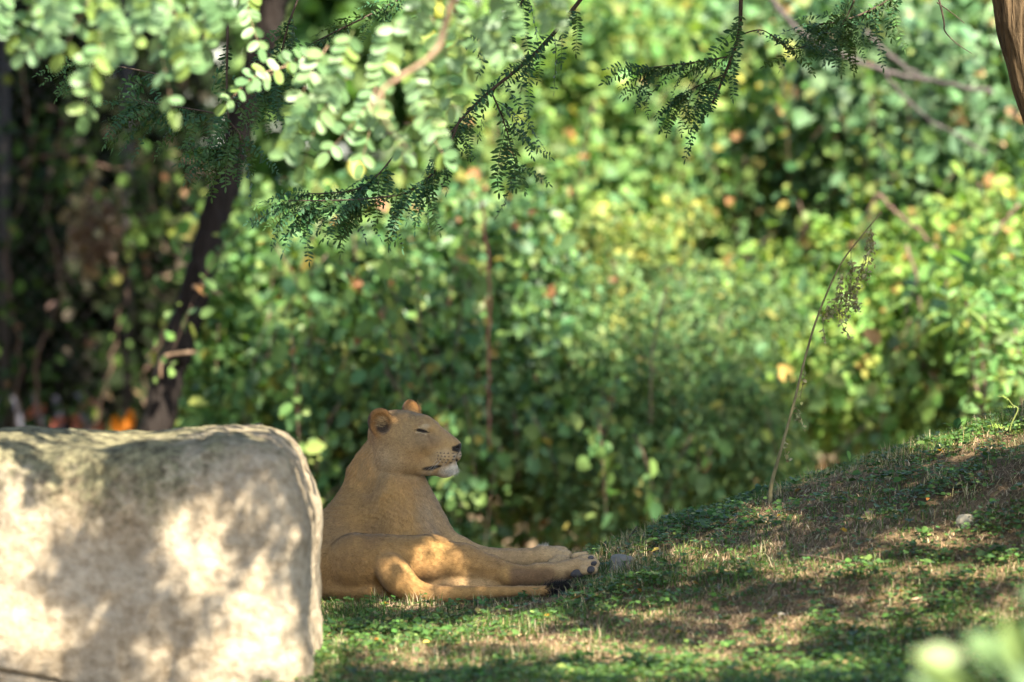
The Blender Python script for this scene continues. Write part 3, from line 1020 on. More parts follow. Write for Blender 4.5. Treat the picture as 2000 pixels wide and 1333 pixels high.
# eye: dark slit between pale lids, with the inner tear line
EYE = np.array([.140, .062, .018])
ef, eu = f - EYE[0] + 0 * l, u - EYE[1] * 0 - EYE[2]
sl = eu + .24 * ef + 5.0 * ef ** 2                    # almond axis
eyez = hd * (l > .03) * (np.abs(ef) < .034)
col = lerp(col, PALE * .9, eyez * (1 - smoothstep(.002, .0045, np.abs(sl + .0088))) * (1 - smoothstep(.016, .022, np.abs(ef + .001))))
col = lerp(col, PALE * .95, eyez * (1 - smoothstep(.004, .008, np.abs(sl - .011))) * .6 * (1 - smoothstep(.012, .022, np.abs(ef - .005))))
eth = .0062 * np.sqrt(np.clip(1 - (ef / .0205) ** 2, 0, 1)) + .0012 * (np.abs(ef) < .027)
col = lerp(col, DARK, eyez * (1 - smoothstep(eth * .75, eth * 1.25 + .0008, np.abs(sl))) * (1 - smoothstep(.024, .028, np.abs(ef))))
tear = hd * (l > .02) * (1 - smoothstep(.003, .007, np.abs((u + .012) + 1.35 * (f - .172)))) * smoothstep(.160, .166, f) * (1 - smoothstep(.176, .190, f))
col = lerp(col, BROWN, tear * .8)
# ears: rusty edge, hollow painted dark as shade, black outside base
er = Wt['ear']
col = lerp(col, np.array([.25, .115, .036]), er * .9)
for (cf, cl, cu, s) in ((-.022, .092, .050, 1), (.030, -.078, .062, -1)):
    q = HL - np.array([cf, cl, cu])
    inn = er * (HL[:, 1] * s > 0)
    dist = np.linalg.norm(q * np.array([1, 1, 1.0]), axis=1)
    hollow = 1 - smoothstep(.018, .034, np.linalg.norm(q - np.array([.010, .006 * s, -.016]), axis=1))
    col = lerp(col, DARK * 1.8, hollow * (HL[:, 1] * s > .05) * (.9 if s > 0 else 0))
    back = inn * smoothstep(.0, .02, -q[:, 0] - .010)
    col = lerp(col, DARK * 2, back * smoothstep(-.02, -.035, q[:, 0]) * .8)
# tail tuft base
col = lerp(col, DARK * 1.4, Wt['tail'] * smoothstep(1066, 1080, lpx))

mottle = np.clip(fbm(lionV, 11, 3, 71) - .05, 0, 1) * np.clip(Wt['thigh'] + Wt['body'] + Wt['leg'] + .6 * Wt['neck'] + .5 * Wt['tail'], 0, 1)  # random brown mottling of the coat
col = lerp(col, BROWN, .55 * mottle)
col = np.clip(1.08 * col * clump[:, None] * (1 - .22 * np.clip(Wt['thigh'] + Wt['body'], 0, 1) - .08 * Wt['tail'])[:, None], .004, .9)
m_skin = attr_mat("lion_coat", rough=0.75, spec=0.06, bump_scale=260, bump=0.35, bump_dist=0.004, vary=0.16, vscale=120, sheen=0.15)
m_fur = attr_mat("lion_fur", rough=0.7, spec=0.07, vary=0.15, vscale=200, sheen=0.1)
m_nose = attr_mat("nose_leather", rough=0.38, spec=0.5, bump_scale=500, vary=0.1)

lion = thing("lioness", "tan lioness lying in the grass with raised head, beside the big boulder", "lioness", tuple(at(760, 1180, 0.0)))
LO = np.array(lion.location)
body = link("body", np_mesh("body", lionV - LO, lionF, m_skin, True, col), lion)

# --- short fur over the whole coat
def make_fur(n, name, length_fn, width, mask, seed, lift=0.32, jitter=0.34, bright=0.22):
    r = np.random.default_rng(seed)
    T = np.vstack([lionF[:, [0, 1, 2]], lionF[:, [0, 2, 3]]])
    A = np.linalg.norm(np.cross(lionV[T[:, 1]] - lionV[T[:, 0]], lionV[T[:, 2]] - lionV[T[:, 0]]), axis=1)
    A = A * mask[T].mean(1)
    A = np.where(lionV[T].mean(1)[:, 0] < -1.0, 0, A)
    t = r.choice(len(T), n, p=A / A.sum())
    b = r.random((n, 2)); sw = b.sum(1) > 1; b[sw] = 1 - b[sw]
    w = np.stack([1 - b.sum(1), b[:, 0], b[:, 1]], -1)
    it = lambda q: (q[T[t]] * w[..., None]).sum(1)
    P, Nn, D, Cc = it(lionV), unit(it(lionN)), it(flow), it(col)
    D = unit(D + jitter * r.normal(size=D.shape) + 1e-6)
    D = unit(D - Nn * (D * Nn).sum(1, keepdims=True))
    L = (length_fn(P, it(np.stack([Wt[p] for p in PARTS], -1))) * r.uniform(.7, 1.2, n))[:, None]
    side = unit(np.cross(D, Nn) + .4 * r.normal(size=D.shape))
    W = width * r.uniform(.7, 1.3, n)[:, None]
    p0 = P - Nn * .0006
    mid = P + (D * (1 - lift) + Nn * lift) * L * .5
    tip = P + (D * (1 - lift * .45) + Nn * lift * .55) * L
    V = np.stack([p0 - side * W, p0 + side * W, mid + side * W * .7, mid - side * W * .7, tip], 1).reshape(-1, 3)
    base = np.arange(n)[:, None] * 5
    Q = base + np.array([[0, 1, 2, 3]]); Tr = base + np.array([[3, 2, 4]])
    sdv = np.cross(D, Nn)
    st = noise3(np.stack([(P * sdv).sum(1), (P * D).sum(1) * .22, (P * Nn).sum(1) * .3], -1), 120, 88) + .8 * noise3(P, 210, 90)
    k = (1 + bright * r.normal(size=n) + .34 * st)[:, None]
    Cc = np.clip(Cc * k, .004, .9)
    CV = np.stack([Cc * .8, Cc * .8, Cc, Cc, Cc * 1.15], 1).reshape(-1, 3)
    NV = np.repeat(unit(Nn + .25 * D + .15 * r.normal(size=Nn.shape)), 5, 0)
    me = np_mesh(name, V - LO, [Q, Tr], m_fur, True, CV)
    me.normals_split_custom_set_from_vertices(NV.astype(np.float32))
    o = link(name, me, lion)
    o["kind"] = "stuff"
    return o
iP = {p: i for i, p in enumerate(PARTS)}
vis = (lionN[:, 1] < .55).astype(float) * (lpx > 600) + .08
bare = 1 - np.clip(nl + (1 - smoothstep(.6, 1.2, ml)) * hd * .7 + eyez * (np.abs(sl) < .006) * (np.abs(ef) < .022), 0, 1)
def fur_len(P, W):
    hl_ = (P - HEAD_O) @ HM.T
    muzzle = smoothstep(.10, .2, hl_[:, 0]) * W[:, iP['head']]
    L = .0115 + .003 * W[:, iP["neck"]] + .006 * W[:, iP['chest']]
    L = L * (1 - .45 * W[:, iP['head']]) * (1 - .5 * muzzle) * (1 - .3 * W[:, iP['toe']])
    chin = smoothstep(-.125, -.15, hl_[:, 2]) * smoothstep(.17, .23, hl_[:, 0]) * W[:, iP['head']]
    return L + .020 * chin
make_fur(260000, "fur", fur_len, .00050, vis * bare * (1 + 1.3 * isH), 3)

# --- parts of their own: paw pads, eye, whiskers, ear hair, chin hair, tail tuft
m_pad = attr_mat("paw_pad_skin", rough=0.6, spec=0.35, bump_scale=300, bump=0.5, vary=0.3, vscale=90)
m_hair = attr_mat("coarse_hair", rough=0.55, spec=0.3, vary=0.1)
def lump(name, c, r, colr, mat, parent, tilt=0.0, amp=.0012):
    bm = bmesh.new()
    bmesh.ops.create_icosphere(bm, subdivisions=3, radius=1.0)
    v = np.array([q.co[:] for q in bm.verts]); fc = np.array([[q.index for q in p.verts] for p in bm.faces])
    bm.free()
    v = v * np.asarray(r)
    a = math.radians(tilt)
    v = v @ np.array([[math.cos(a), 0, math.sin(a)], [0, 1, 0], [-math.sin(a), 0, math.cos(a)]])
    v = v + unit(v) * (amp * fbm(v + c, 60, 2))[:, None]
    return link(name, np_mesh(name, v + c - LO, fc, mat, True, np.tile(np.asarray(colr, float), (len(v), 1))), parent)
PAD = (.055, .047, .045)
lump("paw_pad", at(1128, 1120, -.178), (.030, .016, .018), PAD, m_pad, lion, 8)
lump("toe_pad", at(1154, 1113, -.194), (.017, .012, .015), PAD, m_pad, lion, 20)
lump("toe_pad", at(1160, 1101, -.183), (.013, .010, .010), PAD, m_pad, lion, 25)
lump("toe_pad", at(1154, 1090, -.152), (.012, .010, .009), (.075, .066, .062), m_pad, lion, 0)

def strands(name, roots, dirs, length, colr, n, width, seed, curl=.25, grav=.15, parent=lion, root_jit=.004, len_jit=.35):
    """tapered hairs, each a thin 3-segment strip pair"""
    r = np.random.default_rng(seed)
    roots = np.asarray(roots, float); dirs = unit(dirs)
    i = r.integers(0, len(roots), n)
    P = roots[i] + r.normal(size=(n, 3)) * root_jit
    D = unit(dirs[i] + curl * r.normal(size=(n, 3)))
    L = (length * r.uniform(1 - len_jit, 1 + len_jit, n))[:, None]
    B = unit(r.normal(size=(n, 3)) + np.array([0, 0, -grav * 6]))
    seg = []
    for t in (0, .35, .7, 1):
        seg.append(P + D * L * t + B * L * grav * t * t)
    side = unit(np.cross(D, r.normal(size=(n, 3))))
    V = []
    for q, wv in zip(seg[:3], (1, .8, .5)):
        V += [q - side * width * wv, q + side * width * wv]
    V.append(seg[3])
    V = np.stack(V, 1).reshape(-1, 3)
    b = np.arange(n)[:, None] * 7
    Q = np.vstack([b + np.array([[0, 1, 3, 2]]), b + np.array([[2, 3, 5, 4]])]); T = b + np.array([[4, 5, 6]])
    c = np.asarray(colr, float)[None] * (1 + .2 * r.normal(size=(n, 1)))
    o = link(name, np_mesh(name, V - LO, [Q, T], m_hair, True, np.repeat(np.clip(c, .004, .9), 7, 0)), parent)
    o["kind"] = "stuff"
    return o
# black tuft at the end of the tail
tt = _tail[-3:]
rt = np.vstack([tt[0] + (tt[-1] - tt[0]) * t for t in np.linspace(.1, 1.15, 12)])
strands("tail_tuft", rt, np.tile(unit(tt[-1] - tt[0]), (12, 1)) + np.array([0, 0, .05]), .050, (.016, .013, .012), 2600, .0007, 41, curl=.42, grav=.1, root_jit=.008)
# hair in the near ear and at the far ear's edge
er_c = np.array([hw(-.012, .108, .050 + .004 * k) for k in range(5)] + [hw(.004, .104, .046 + .008 * k) for k in range(4)])
strands("ear_hair", er_c, np.tile(HM.T @ np.array([-.7, .25, .25]), (len(er_c), 1)), .030, (.36, .23, .10), 130, .0005, 42, curl=.35, grav=.25, root_jit=.006)
fe = np.array([hw(.056, -.085, .055 + .009 * k) for k in range(6)])
strands("ear_hair", fe, np.tile(HM.T @ np.array([.9, .0, .25]), (len(fe), 1)), .014, (.52, .30, .12), 160, .0005, 43, curl=.5, root_jit=.006)
# beard on the chin
ch = np.array([hw(.195 + .011 * k, l_, -.145) for k in range(6) for l_ in (-.015, .0, .015, .028)])
strands("chin_hair", ch, np.tile(HM.T @ np.array([.05, .1, -1.0]), (len(ch), 1)), .015, (.56, .51, .42), 1200, .00036, 44, curl=.28, grav=.05, root_jit=.006)
# whiskers
wr, wd = [], []
for j in range(4):
    for i in range(4):
        wr.append(hw(.205 + .013 * i, .062, -.070 - .0125 * j)); wd.append(HM.T @ np.array([-.25 - .12 * j, .75, -.55 - .08 * i]))
strands("whiskers", np.array(wr), np.array(wd), .085, (.55, .51, .43), 12, .00028, 45, curl=.10, grav=.3, root_jit=.001)
# white hair tuft behind the far forepaw
tf = np.array([at(1054 + 2 * k, 1075 - .3 * k, .05) for k in range(8)])
strands("paw_hair", tf, np.tile(np.array([-.25, 0, .9]), (8, 1)), .019, (.60, .55, .46), 520, .0005, 46, curl=.5, root_jit=.006)
# pale fringe of hair down the front of the chest
cf_ = np.array([at(826 + 60 * t ** 1.0, 948 + 112 * t, .13) for t in np.linspace(0, 1, 26)])
strands("chest_hair", cf_, np.tile(np.array([.55, -.1, -.9]), (26, 1)), .015, (.46, .34, .19), 900, .0004, 47, curl=.35, root_jit=.009)
# ------------------------------------------------------------------ crown leaves are left out where sun patches are wanted
def proj(P):
    d = P - _O
    z = d @ _F
    return 1000 + (d[:, 0] / z) / _K, 666.5 - ((d @ _U) / z) / _K

GAPS = np.array([
    # lioness
    (816, 1094, 36, 26), (845, 1058, 26, 9), (938, 1084, 42, 14), (765, 1128, 28, 40), (808, 1168, 34, 12), (720, 1030, 40, 6),
    (1075, 1085, 18, 12), (860, 1142, 50, 7), (1130, 1108, 26, 10), (700, 1065, 26, 14),
    # slope
    (1740, 872, 150, 16), (1890, 846, 90, 14), (1350, 1085, 100, 12), (1830, 1050, 85, 18), (1690, 1110, 260, 10), (1950, 1112, 70, 12),
    (1760, 1172, 70, 12), (1500, 1010, 60, 8), (920, 1246, 190, 16), (1160, 1272, 110, 14), (720, 1268, 90, 12), (1600, 1216, 190, 9),
    (1360, 1292, 150, 14), (1560, 1312, 110, 12), (1900, 1212, 90, 10), (1250, 1200, 70, 8), (1230, 1330, 150, 10), (1010, 1215, 60, 9), (820, 1300, 120, 9), (1480, 1250, 90, 9),
    # boulder
    (150, 1030, 22, 60), (330, 985, 60, 45), (440, 1010, 45, 80), (360, 1090, 75, 70), (520, 960, 40, 60), (560, 1060, 40, 80), (500, 1180, 95, 70),
    (420, 1290, 110, 60), (580, 1250, 50, 110), (60, 1150, 60, 50), (120, 1240, 100, 45), (60, 1300, 90, 40), (215, 1180, 30, 40), (270, 1290, 40, 60),
    (455, 905, 55, 25), (540, 890, 40, 25), (610, 950, 25, 60), (250, 862, 40, 12), (400, 850, 60, 10), (20, 1060, 20, 30), (590, 1150, 40, 60), (340, 1160, 50, 40),
], float)

def want_light(px, py, which):
    if which == 'bush':
        n1 = noise3(np.stack([px, py, 0 * px], -1), 1 / 130., 77)
        n2 = noise3(np.stack([px, py, 0 * px], -1), 1 / 60., 78)
        line = np.interp(px, [0, 380, 420, 600, 800, 1000, 1250, 1500, 1700, 2000, 2300], [-300, -300, 680, 680, 640, 640, 700, 760, 900, 900, 900])
        lit = smoothstep(110, -110, py - line + 130 * n1) * .93
        lit = np.maximum(lit, .80 * (.6 * n1 + .8 * n2 > -.10 + .55 * smoothstep(560, 820, py) * smoothstep(1650, 1450, px)) * (px > 380))
        lit = np.where(px < 400, .85 * (n2 > .42) * (py > 150), lit)
        lit = np.where((px > 270) & (px < 450) & (py < 860), 0, lit)
        lit = np.maximum(lit, 1 - smoothstep(.8, 1.3, np.sqrt(((px - 188) / 90) ** 2 + ((py - 455) / 105) ** 2)))
        lit = np.maximum(lit, 1 - smoothstep(.8, 1.3, np.sqrt(((px - 310) / 70) ** 2 + ((py - 432) / 50) ** 2)))
        lit = np.maximum(lit, 1 - smoothstep(.8, 1.3, np.sqrt(((px - 240) / 70) ** 2 + ((py - 825) / 65) ** 2)))
        return lit
    if which == 'near':
        return np.full(len(px), .8)
    ax, ay = {'lion': (18, 18), 'ground': (15, 3), 'rock': (0, 0)}[which]
    d = np.sqrt(((px[:, None] - GAPS[:, 0]) / (GAPS[:, 2] + ax)) ** 2 + ((py[:, None] - GAPS[:, 1]) / (GAPS[:, 3] + ay)) ** 2).min(1)
    return 1 - smoothstep(1.0, 1.5, d)

SD = np.array(SUN_DIR)
def land(P, Y):
    """where the shadow of points P falls on the upright plane y = Y"""
    t = (P[:, 1] - Y) / SD[1]
    return P - SD * t[:, None]

def lit_prob(P):
    """how much light should pass at these crown points"""
    w = np.zeros(len(P)); done = np.zeros(len(P), bool)
    for Yw, x0_, x1_, y1_ in ((-4.3, -170, 560, 260), (-3.9, -170, 560, 260), (-3.5, -170, 560, 260), (-3.3, 480, 1040, 360), (-2.8, 480, 1040, 360)):
        q = land(P, Yw); a, b = proj(q)
        k = (P[:, 1] < Yw) & (b > -210) & (b < y1_) & (a > x0_) & (a < x1_)
        w[k] = .97
    q = land(P, -2.75); a, b = proj(q)
    k = (P[:, 1] < -2.75) & (q[:, 0] < -.63) & (q[:, 2] < 1.0) & (q[:, 2] > -.1)
    w[k] = np.maximum(w[k], want_light(a[k], b[k], 'rock')); done |= k
    q = land(P, -.18); a, b = proj(q)
    k = (P[:, 1] < -.18) & (q[:, 0] > -.78) & (q[:, 0] < .34) & (q[:, 2] < .30) & (q[:, 2] > -.02) & ~done
    w[k] = np.maximum(w[k], want_light(a[k], b[k], 'lion')); done |= k
    q = land(P, .08)
    k = (P[:, 1] < .08) & (q[:, 0] > -.74) & (q[:, 0] < -.14) & (q[:, 2] < .86) & (q[:, 2] >= .28) & ~done
    w[k] = 0; done |= k                       # head and neck stay in shade
    # slope: march to the ground
    t = (P[:, 2] - .15) / SD[2]
    for it in range(4):
        q = P - SD * t[:, None]
        t = t + (q[:, 2] - ground_z(q[:, 0], q[:, 1])) / SD[2]
    a, b = proj(q)
    k = (q[:, 1] < 1.3) & (q[:, 1] > -4.5) & (q[:, 0] > -.8) & (q[:, 0] < 3) & ~done
    w[k] = np.maximum(w[k], want_light(a[k], b[k], 'ground')); done |= k
    Yq = np.full(len(P), 6.0)
    for it in range(8):
        q = P - SD * ((P[:, 1] - Yq) / SD[1])[:, None]
        a, b = proj(q)
        Yq = .5 * Yq + .5 * bush_front(a, b)
    k = (q[:, 2] > -1.2) & ~done
    w[k] = np.maximum(w[k], want_light(a[k], b[k], 'bush'))
    return w

def bush_front(px, py):
    """depth of the thicket's face as seen at a pixel"""
    top = np.interp(px, [380, 440, 1500, 1560, 2000], [9.4, 9.2, 9.6, 8.6, 8.2])
    low = np.interp(px, [270, 320, 430, 1000, 1250, 1500, 2000], [9.4, 6.4, 6.4, 6.5, 6.5, 7.1, 7.1])
    edge = np.interp(px, [280, 330, 450, 1000, 1100, 1500, 1560, 2000], [420, -200, 300, 400, 500, 560, 500, 480])
    return low + (top - low) * smoothstep(60, -60, py - edge)

def out_of_frame(P, margin=70):
    a, b = proj(P)
    return (b < -margin) | (a < -margin * 2) | (a > 2000 + margin * 2)

r = np.random.default_rng(21)
cand = []
def add_cands(Q, zlo, zhi):
    z = r.uniform(zlo, zhi, len(Q))
    t = (z - Q[:, 2]) / SD[2]
    cand.append(Q + SD * t[:, None])
n_ = 2400
add_cands(np.stack([r.uniform(-2.3, -.6, n_), np.full(n_, -2.75), r.uniform(-.1, 1.0, n_)], -1), 2.8, 4.2)
n_ = 1900
add_cands(np.stack([r.uniform(-2.3, -.6, n_), r.uniform(-2.75, -1.4, n_), np.full(n_, .9)], -1), 2.8, 4.2)
n_ = 2600
add_cands(np.stack([r.uniform(-.9, .4, n_), np.full(n_, -.1), r.uniform(0, .85, n_)], -1), 2.75, 4.0)
n_ = 8200
gx_, gy_ = r.uniform(-.9, 3.0, n_), r.uniform(-4.2, 1.6, n_)
add_cands(np.stack([gx_, gy_, ground_z(gx_, gy_)], -1), 2.8, 4.4)
n_ = 9000
_a, _b = r.uniform(-250, 2250, n_), r.uniform(-150, 1150, n_)
_Y = bush_front(_a, _b)
add_cands(np.array([at(p, q_, y_) for p, q_, y_ in zip(_a, _b, _Y)]), 4.6, 8.2)
n0 = sum(len(c) for c in cand)
_a, _b = r.uniform(30, 1800, 3000), r.uniform(-20, 440, 3000)
add_cands(np.array([at(p, q_, .1) for p, q_ in zip(_a, _b)]), 2.9, 4.4)      # shades the hanging twigs
cand = np.vstack(cand)
keep = out_of_frame(cand) & (r.random(len(cand)) > lit_prob(cand))
CANOPY = cand[keep]

# ------------------------------------------------------------------ honey locust: trunk at the right edge, limbs and crown overhead
m_bark = bark_mat("locust_bark", (.035, .025, .015), (.19, .13, .072), 22, .13, 1.0)
m_twig = bark_mat("twig_bark", (.035, .028, .022), (.10, .075, .055), 60, .3, .4)
m_hl = leaf_mat("honey_locust_leaf", .25, .5, .15)
HL_COL = (.045, .095, .030)
honey = thing("honey_locust_tree", "honey locust tree with brown furrowed trunk at the upper right edge and fine feathery leaves", "tree", (2.55, .5, .8))
HO = np.array(honey.location)
def local(mb_or_V, O):
    return mb_or_V - O
def part(name, VF, mat, parent, O):
    return link(name, np_mesh(name, VF[0] - O, VF[1], mat, True), parent)
trunk_path = [(2.62, .5, .55), (2.45, .48, 1.2), at(2058, 215, .45), at(2004, 60, .45), at(1976, -60, .45), at(1945, -200, .4), at(1890, -420, .2), at(1800, -700, -.3)]
tp = catmull(trunk_path, 10)
tv, tf_ = tube(tp, np.interp(np.linspace(0, 1, len(tp)), [0, .2, .4, 1], [.18, .135, .112, .07]), 28)
# furrowed bark: long ridges winding up the trunk
ang = np.arctan2(tv[:, 2], tv[:, 0])
q = (tv - tp[np.argmin(((tv[:, None, :] - tp[None]) ** 2).sum(-1), 1)])
qa = np.arctan2(q[:, 1], q[:, 0])
tv = tv + unit(q) * (.006 * np.sin(9 * qa + 3.5 * tv[:, 2] + 2 * noise3(tv, 5, 3)) + .008 * fbm(tv, 8, 3, 4))[:, None]
part("trunk", (tv, tf_), m_bark, honey, HO)
limbs = [
    ([tp[-8], at(1700, -260, -.6), at(1400, -300, -1.2), at(1150, -220, -1.0), at(900, -260, -1.6), at(500, -300, -2.2)], .055, .018),
    ([tp[-3], (.9, -1.6, 4.0), (.2, -2.8, 4.2), (-.6, -3.8, 4.3), (-1.6, -4.6, 4.1)], .06, .015),
    ([tp[-1], (.6, .3, 5.2), (-.4, 1.4, 6.2), (-1.4, 2.4, 6.9)], .065, .015),
    ([tp[-2], (2.0, -1.4, 4.4), (2.4, -2.8, 4.4), (2.3, -4.0, 4.1)], .05, .015),
    ([tp[-1], (1.6, .8, 5.4), (2.0, 2.0, 6.4), (2.6, 2.8, 7.2)], .055, .015),
]
for pth, a_, b_ in limbs:
    part("limb", limb(pth, a_, b_, 6, 9, .015, 3), m_bark, honey, HO)

fm = [frond_mesh("frond", m_hl, npairs=7, length=.22, lw=.020, ll=.046, seed=s, droop=.2, col=HL_COL) for s in range(3)]
# the crown out of the picture: coarse pinnate leaves, set to cast the wanted shade
mb = MB()
protos = [(np.vstack(f_.V), f_.F, np.vstack(f_.Cl)) for f_ in fm]
sel = r.integers(0, 3, len(CANOPY))
for s in range(3):
    V0, F0, C0 = protos[s]
    idx_ = np.nonzero(sel == s)[0]
    m = len(idx_)
    d = unit(np.stack([r.normal(size=m), r.normal(size=m), -.35 + .3 * r.normal(size=m)], -1))
    up = unit(np.stack([.4 * r.normal(size=m) + .3 * SD[0], .4 * r.normal(size=m) + .3 * SD[1], np.ones(m)], -1))
    zz = unit(up - d * (up * d).sum(1, keepdims=True)); yy = np.cross(zz, d)
    sc = r.uniform(.8, 1.35, m)[:, None, None]
    Vn = (V0[None] - np.array([.11, 0, 0])) * sc
    Vw = CANOPY[idx_][:, None] + Vn[..., :1] * d[:, None] + Vn[..., 1:2] * yy[:, None] + Vn[..., 2:] * zz[:, None]
    nv = len(V0)
    for f_ in F0:
        mb.F.append((f_[None] + (np.arange(m) * nv)[:, None, None] + mb.n).reshape(-1, f_.shape[1]))
    mb.V.append(Vw.reshape(-1, 3)); mb.Cl.append(np.tile(C0, (m, 1))); mb.n += m * nv
mb.V = [np.vstack(mb.V) - HO]
crown = mb.build("crown", m_hl, honey)

# feathery twigs hanging into the picture
ff = []
for s in range(6):
    f_ = frond_mesh("frond", m_hl, npairs=13 + s % 3, length=.17 + .012 * s, lw=.0094, ll=.026, seed=30 + s, droop=.12 + .1 * (s % 3), col=(.035, .085, .038) if s % 2 else (.05, .10, .03), wide=.48)
    ff.append(f_.mesh("frond", m_hl))
def twig(pxs, Y, r0, r1, fronds, seed, name="twig", spread=1.0, side_bias=(0, 0), size=1.0, fan=None):
    rr = np.random.default_rng(seed)
    P = catmull([at(a, b, (Y + (c[0] if c else 0))) for a, b, *c in pxs], 8)
    V, F = tube(P, np.linspace(r0, r1, len(P)), 7)
    o = link(name, np_mesh(name, V - HO, F, m_twig, True), honey)
    for i in range(int(fronds * 1.9)):
        t = rr.uniform(.1, 1) if i else 1.0
        k = min(int(t * (len(P) - 1)), len(P) - 2)
        base = P[k] + (P[k + 1] - P[k]) * rr.random()
        tang = unit(P[k + 1] - P[k])
        d = unit(tang * .7 + np.array([rr.normal() * .6 * spread + side_bias[0], rr.normal() * .45, -.25 + .35 * rr.normal() + side_bias[1]]))
        R = frame_from(d, np.array([.2 * rr.normal(), -.35 + .3 * rr.normal(), 1]), rr.normal() * .3)
        f_ = link("frond", ff[rr.integers(0, 6)], honey)
        f_.matrix_local = mat4(R, base - HO, size * rr.uniform(.8, 1.15))
twig([(1180, -60), (1060, 90), (950, 185), (900, 235), (864, 285)], 0, .009, .004, 16, 1, spread=1.1, side_bias=(.1, -.1), size=.95)
twig([(960, 180), (985, 240), (1010, 330)], .1, .004, .002, 7, 2)
twig([(900, 230), (860, 320), (800, 374), (720, 388), (640, 392), (560, 392)], -.1, .005, .0022, 30, 3, side_bias=(-.25, -.32), size=1.0)
twig([(780, 290), (735, 345), (690, 372), (600, 380)], .05, .0035, .002, 14, 4, side_bias=(-.3, -.25), size=.95)
twig([(446, -60), (444, 90), (443, 160), (446, 235)], .15, .006, .004, 5, 5, side_bias=(.2, -.1))
twig([(446, 235), (470, 270), (440, 290), (400, 290)], .15, .004, .002, 16, 6, side_bias=(-.15, -.2), size=.95)
twig([(446, 228), (400, 218), (340, 208), (260, 195)], .25, .004, .002, 18, 7, side_bias=(-.2, -.25))
twig([(330, 150), (230, 130), (150, 120)], .35, .004, .002, 11, 8, side_bias=(-.35, -.3))
twig([(600, -50), (560, 60), (545, 130), (520, 180)], .2, .005, .0025, 13, 9, side_bias=(.0, -.2))
twig([(1448, -60), (1446, 40), (1440, 80), (1416, 145), (1391, 203)], 0, .009, .005, 5, 10, side_bias=(-.2, -.2))
twig([(1430, 110), (1370, 120), (1310, 128), (1262, 133)], 0, .0035, .0016, 13, 11, side_bias=(-.5, -.25), size=.9)
twig([(1416, 145), (1370, 165), (1330, 185)], .05, .003, .0016, 9, 12, side_bias=(-.3, -.35), size=.85)
twig([(1440, 70), (1490, 60), (1540, 95), (1575, 90)], 0, .003, .0014, 6, 13, side_bias=(.5, -.05), size=.8)
twig([(1790, -40), (1720, 10), (1650, 40), (1600, 48)], .3, .006, .003, 18, 14, side_bias=(-.2, -.25), size=.9)
twig([(1690, -50), (1660, 20), (1640, 60)], .2, .004, .002, 9, 15, side_bias=(.0, -.3), size=.9)
twig([(1826, -30), (1838, 15), (1844, 45), (1846, 62), (1868, 85), (1898, 105)], .1, .005, .0012, 0, 16)
twig([(1830, 5), (1858, 25), (1884, 46)], .1, .003, .0012, 0, 17)
twig([(1040, -40), (1010, 20), (980, 40)], .1, .006, .003, 9, 18, side_bias=(.1, -.1), size=.95)
twig([(860, -50), (760, 10), (660, 60), (600, 90)], .3, .006, .002, 16, 19, side_bias=(-.1, -.2), size=.95)

# ------------------------------------------------------------------ black locust close to the camera, leaves far out of focus
m_bl = leaf_mat("black_locust_leaf", .32, .40, .35)
bl = thing("black_locust_tree", "black locust branches with round pale green leaflets hanging blurred across the upper left", "tree", (-4.2, -6.5, -.2))
BO = np.array(bl.location)
part("trunk", limb([(-4.2, -6.5, -.5), (-4.1, -6.45, 1.2), (-3.8, -6.4, 2.6), (-3.3, -6.3, 4.0), (-2.9, -6.2, 5.6)], .16, .06, 8, 16, .01, 2), m_bark, bl, BO)
m_tan = bark_mat("young_bark", (.16, .10, .06), (.42, .30, .20), 30, .3, .4)
for pth, a_, b_ in (
    ([(-3.6, -6.35, 3.2), at(-150, -200, -6.3), at(150, -90, -6.3), at(420, -80, -6.2), at(760, -90, -5.6)], .030, .010),
    ([at(420, -80, -6.2), at(700, -60, -5.4), at(900, -70, -5.0), at(1050, -60, -4.8)], .012, .006),
    ([at(905, -70, -4.6), at(868, 55, -4.6), at(858, 88, -4.6), at(832, 118, -4.6), at(790, 145, -4.6), at(745, 178, -4.6), at(722, 215, -4.6)], .012, .005),
    ([at(745, 178, -4.6), at(750, 230, -4.6), at(800, 300, -4.5)], .004, .002),
):
    part("branch", limb(pth, a_, b_, 6, 8), m_tan, bl, BO)
leaflet_meshes = []
for s in range(6):
    rr = np.random.default_rng(60 + s)
    # rounded leaflet with real outline
    t = np.linspace(0, np.pi, 8)
    L_, W_ = .066, .040
    xs = L_ * (1 - np.cos(t)) / 2
    ys = W_ / 2 * np.sin(t) ** .8
    mid = np.stack([xs, 0 * xs, -.05 * xs * (xs / L_)], -1)
    lf = np.stack([xs, ys, .10 * ys], -1); rt = np.stack([xs, -ys, .10 * ys], -1)
    V = np.vstack([mid, lf[1:-1], rt[1:-1]])
    F4, F3 = [], []
    Lx = lambda i: 0 if i == 0 else (7 if i == 7 else 8 + i - 1)
    Rx = lambda i: 0 if i == 0 else (7 if i == 7 else 14 + i - 1)
    for i in range(7):
        for X_, flip in ((Lx, 0), (Rx, 1)):
            a_, b_, c_, d_ = i, i + 1, X_(i + 1), X_(i)
            ids = [a_, b_, c_, d_]
            u_ = []
            for q_ in ids:
                if q_ not in u_: u_.append(q_)
            if flip: u_ = u_[::-1]
            (F4 if len(u_) == 4 else F3).append(u_)
    cset = [(.15, .25, .10), (.125, .225, .095), (.17, .265, .11), (.17, .25, .06), (.11, .205, .085), (.16, .265, .125)][s]
    leaflet_meshes.append(np_mesh("leaflet", V, [np.array(F4), np.array(F3)], m_bl, True, np.tile(cset, (len(V), 1))))
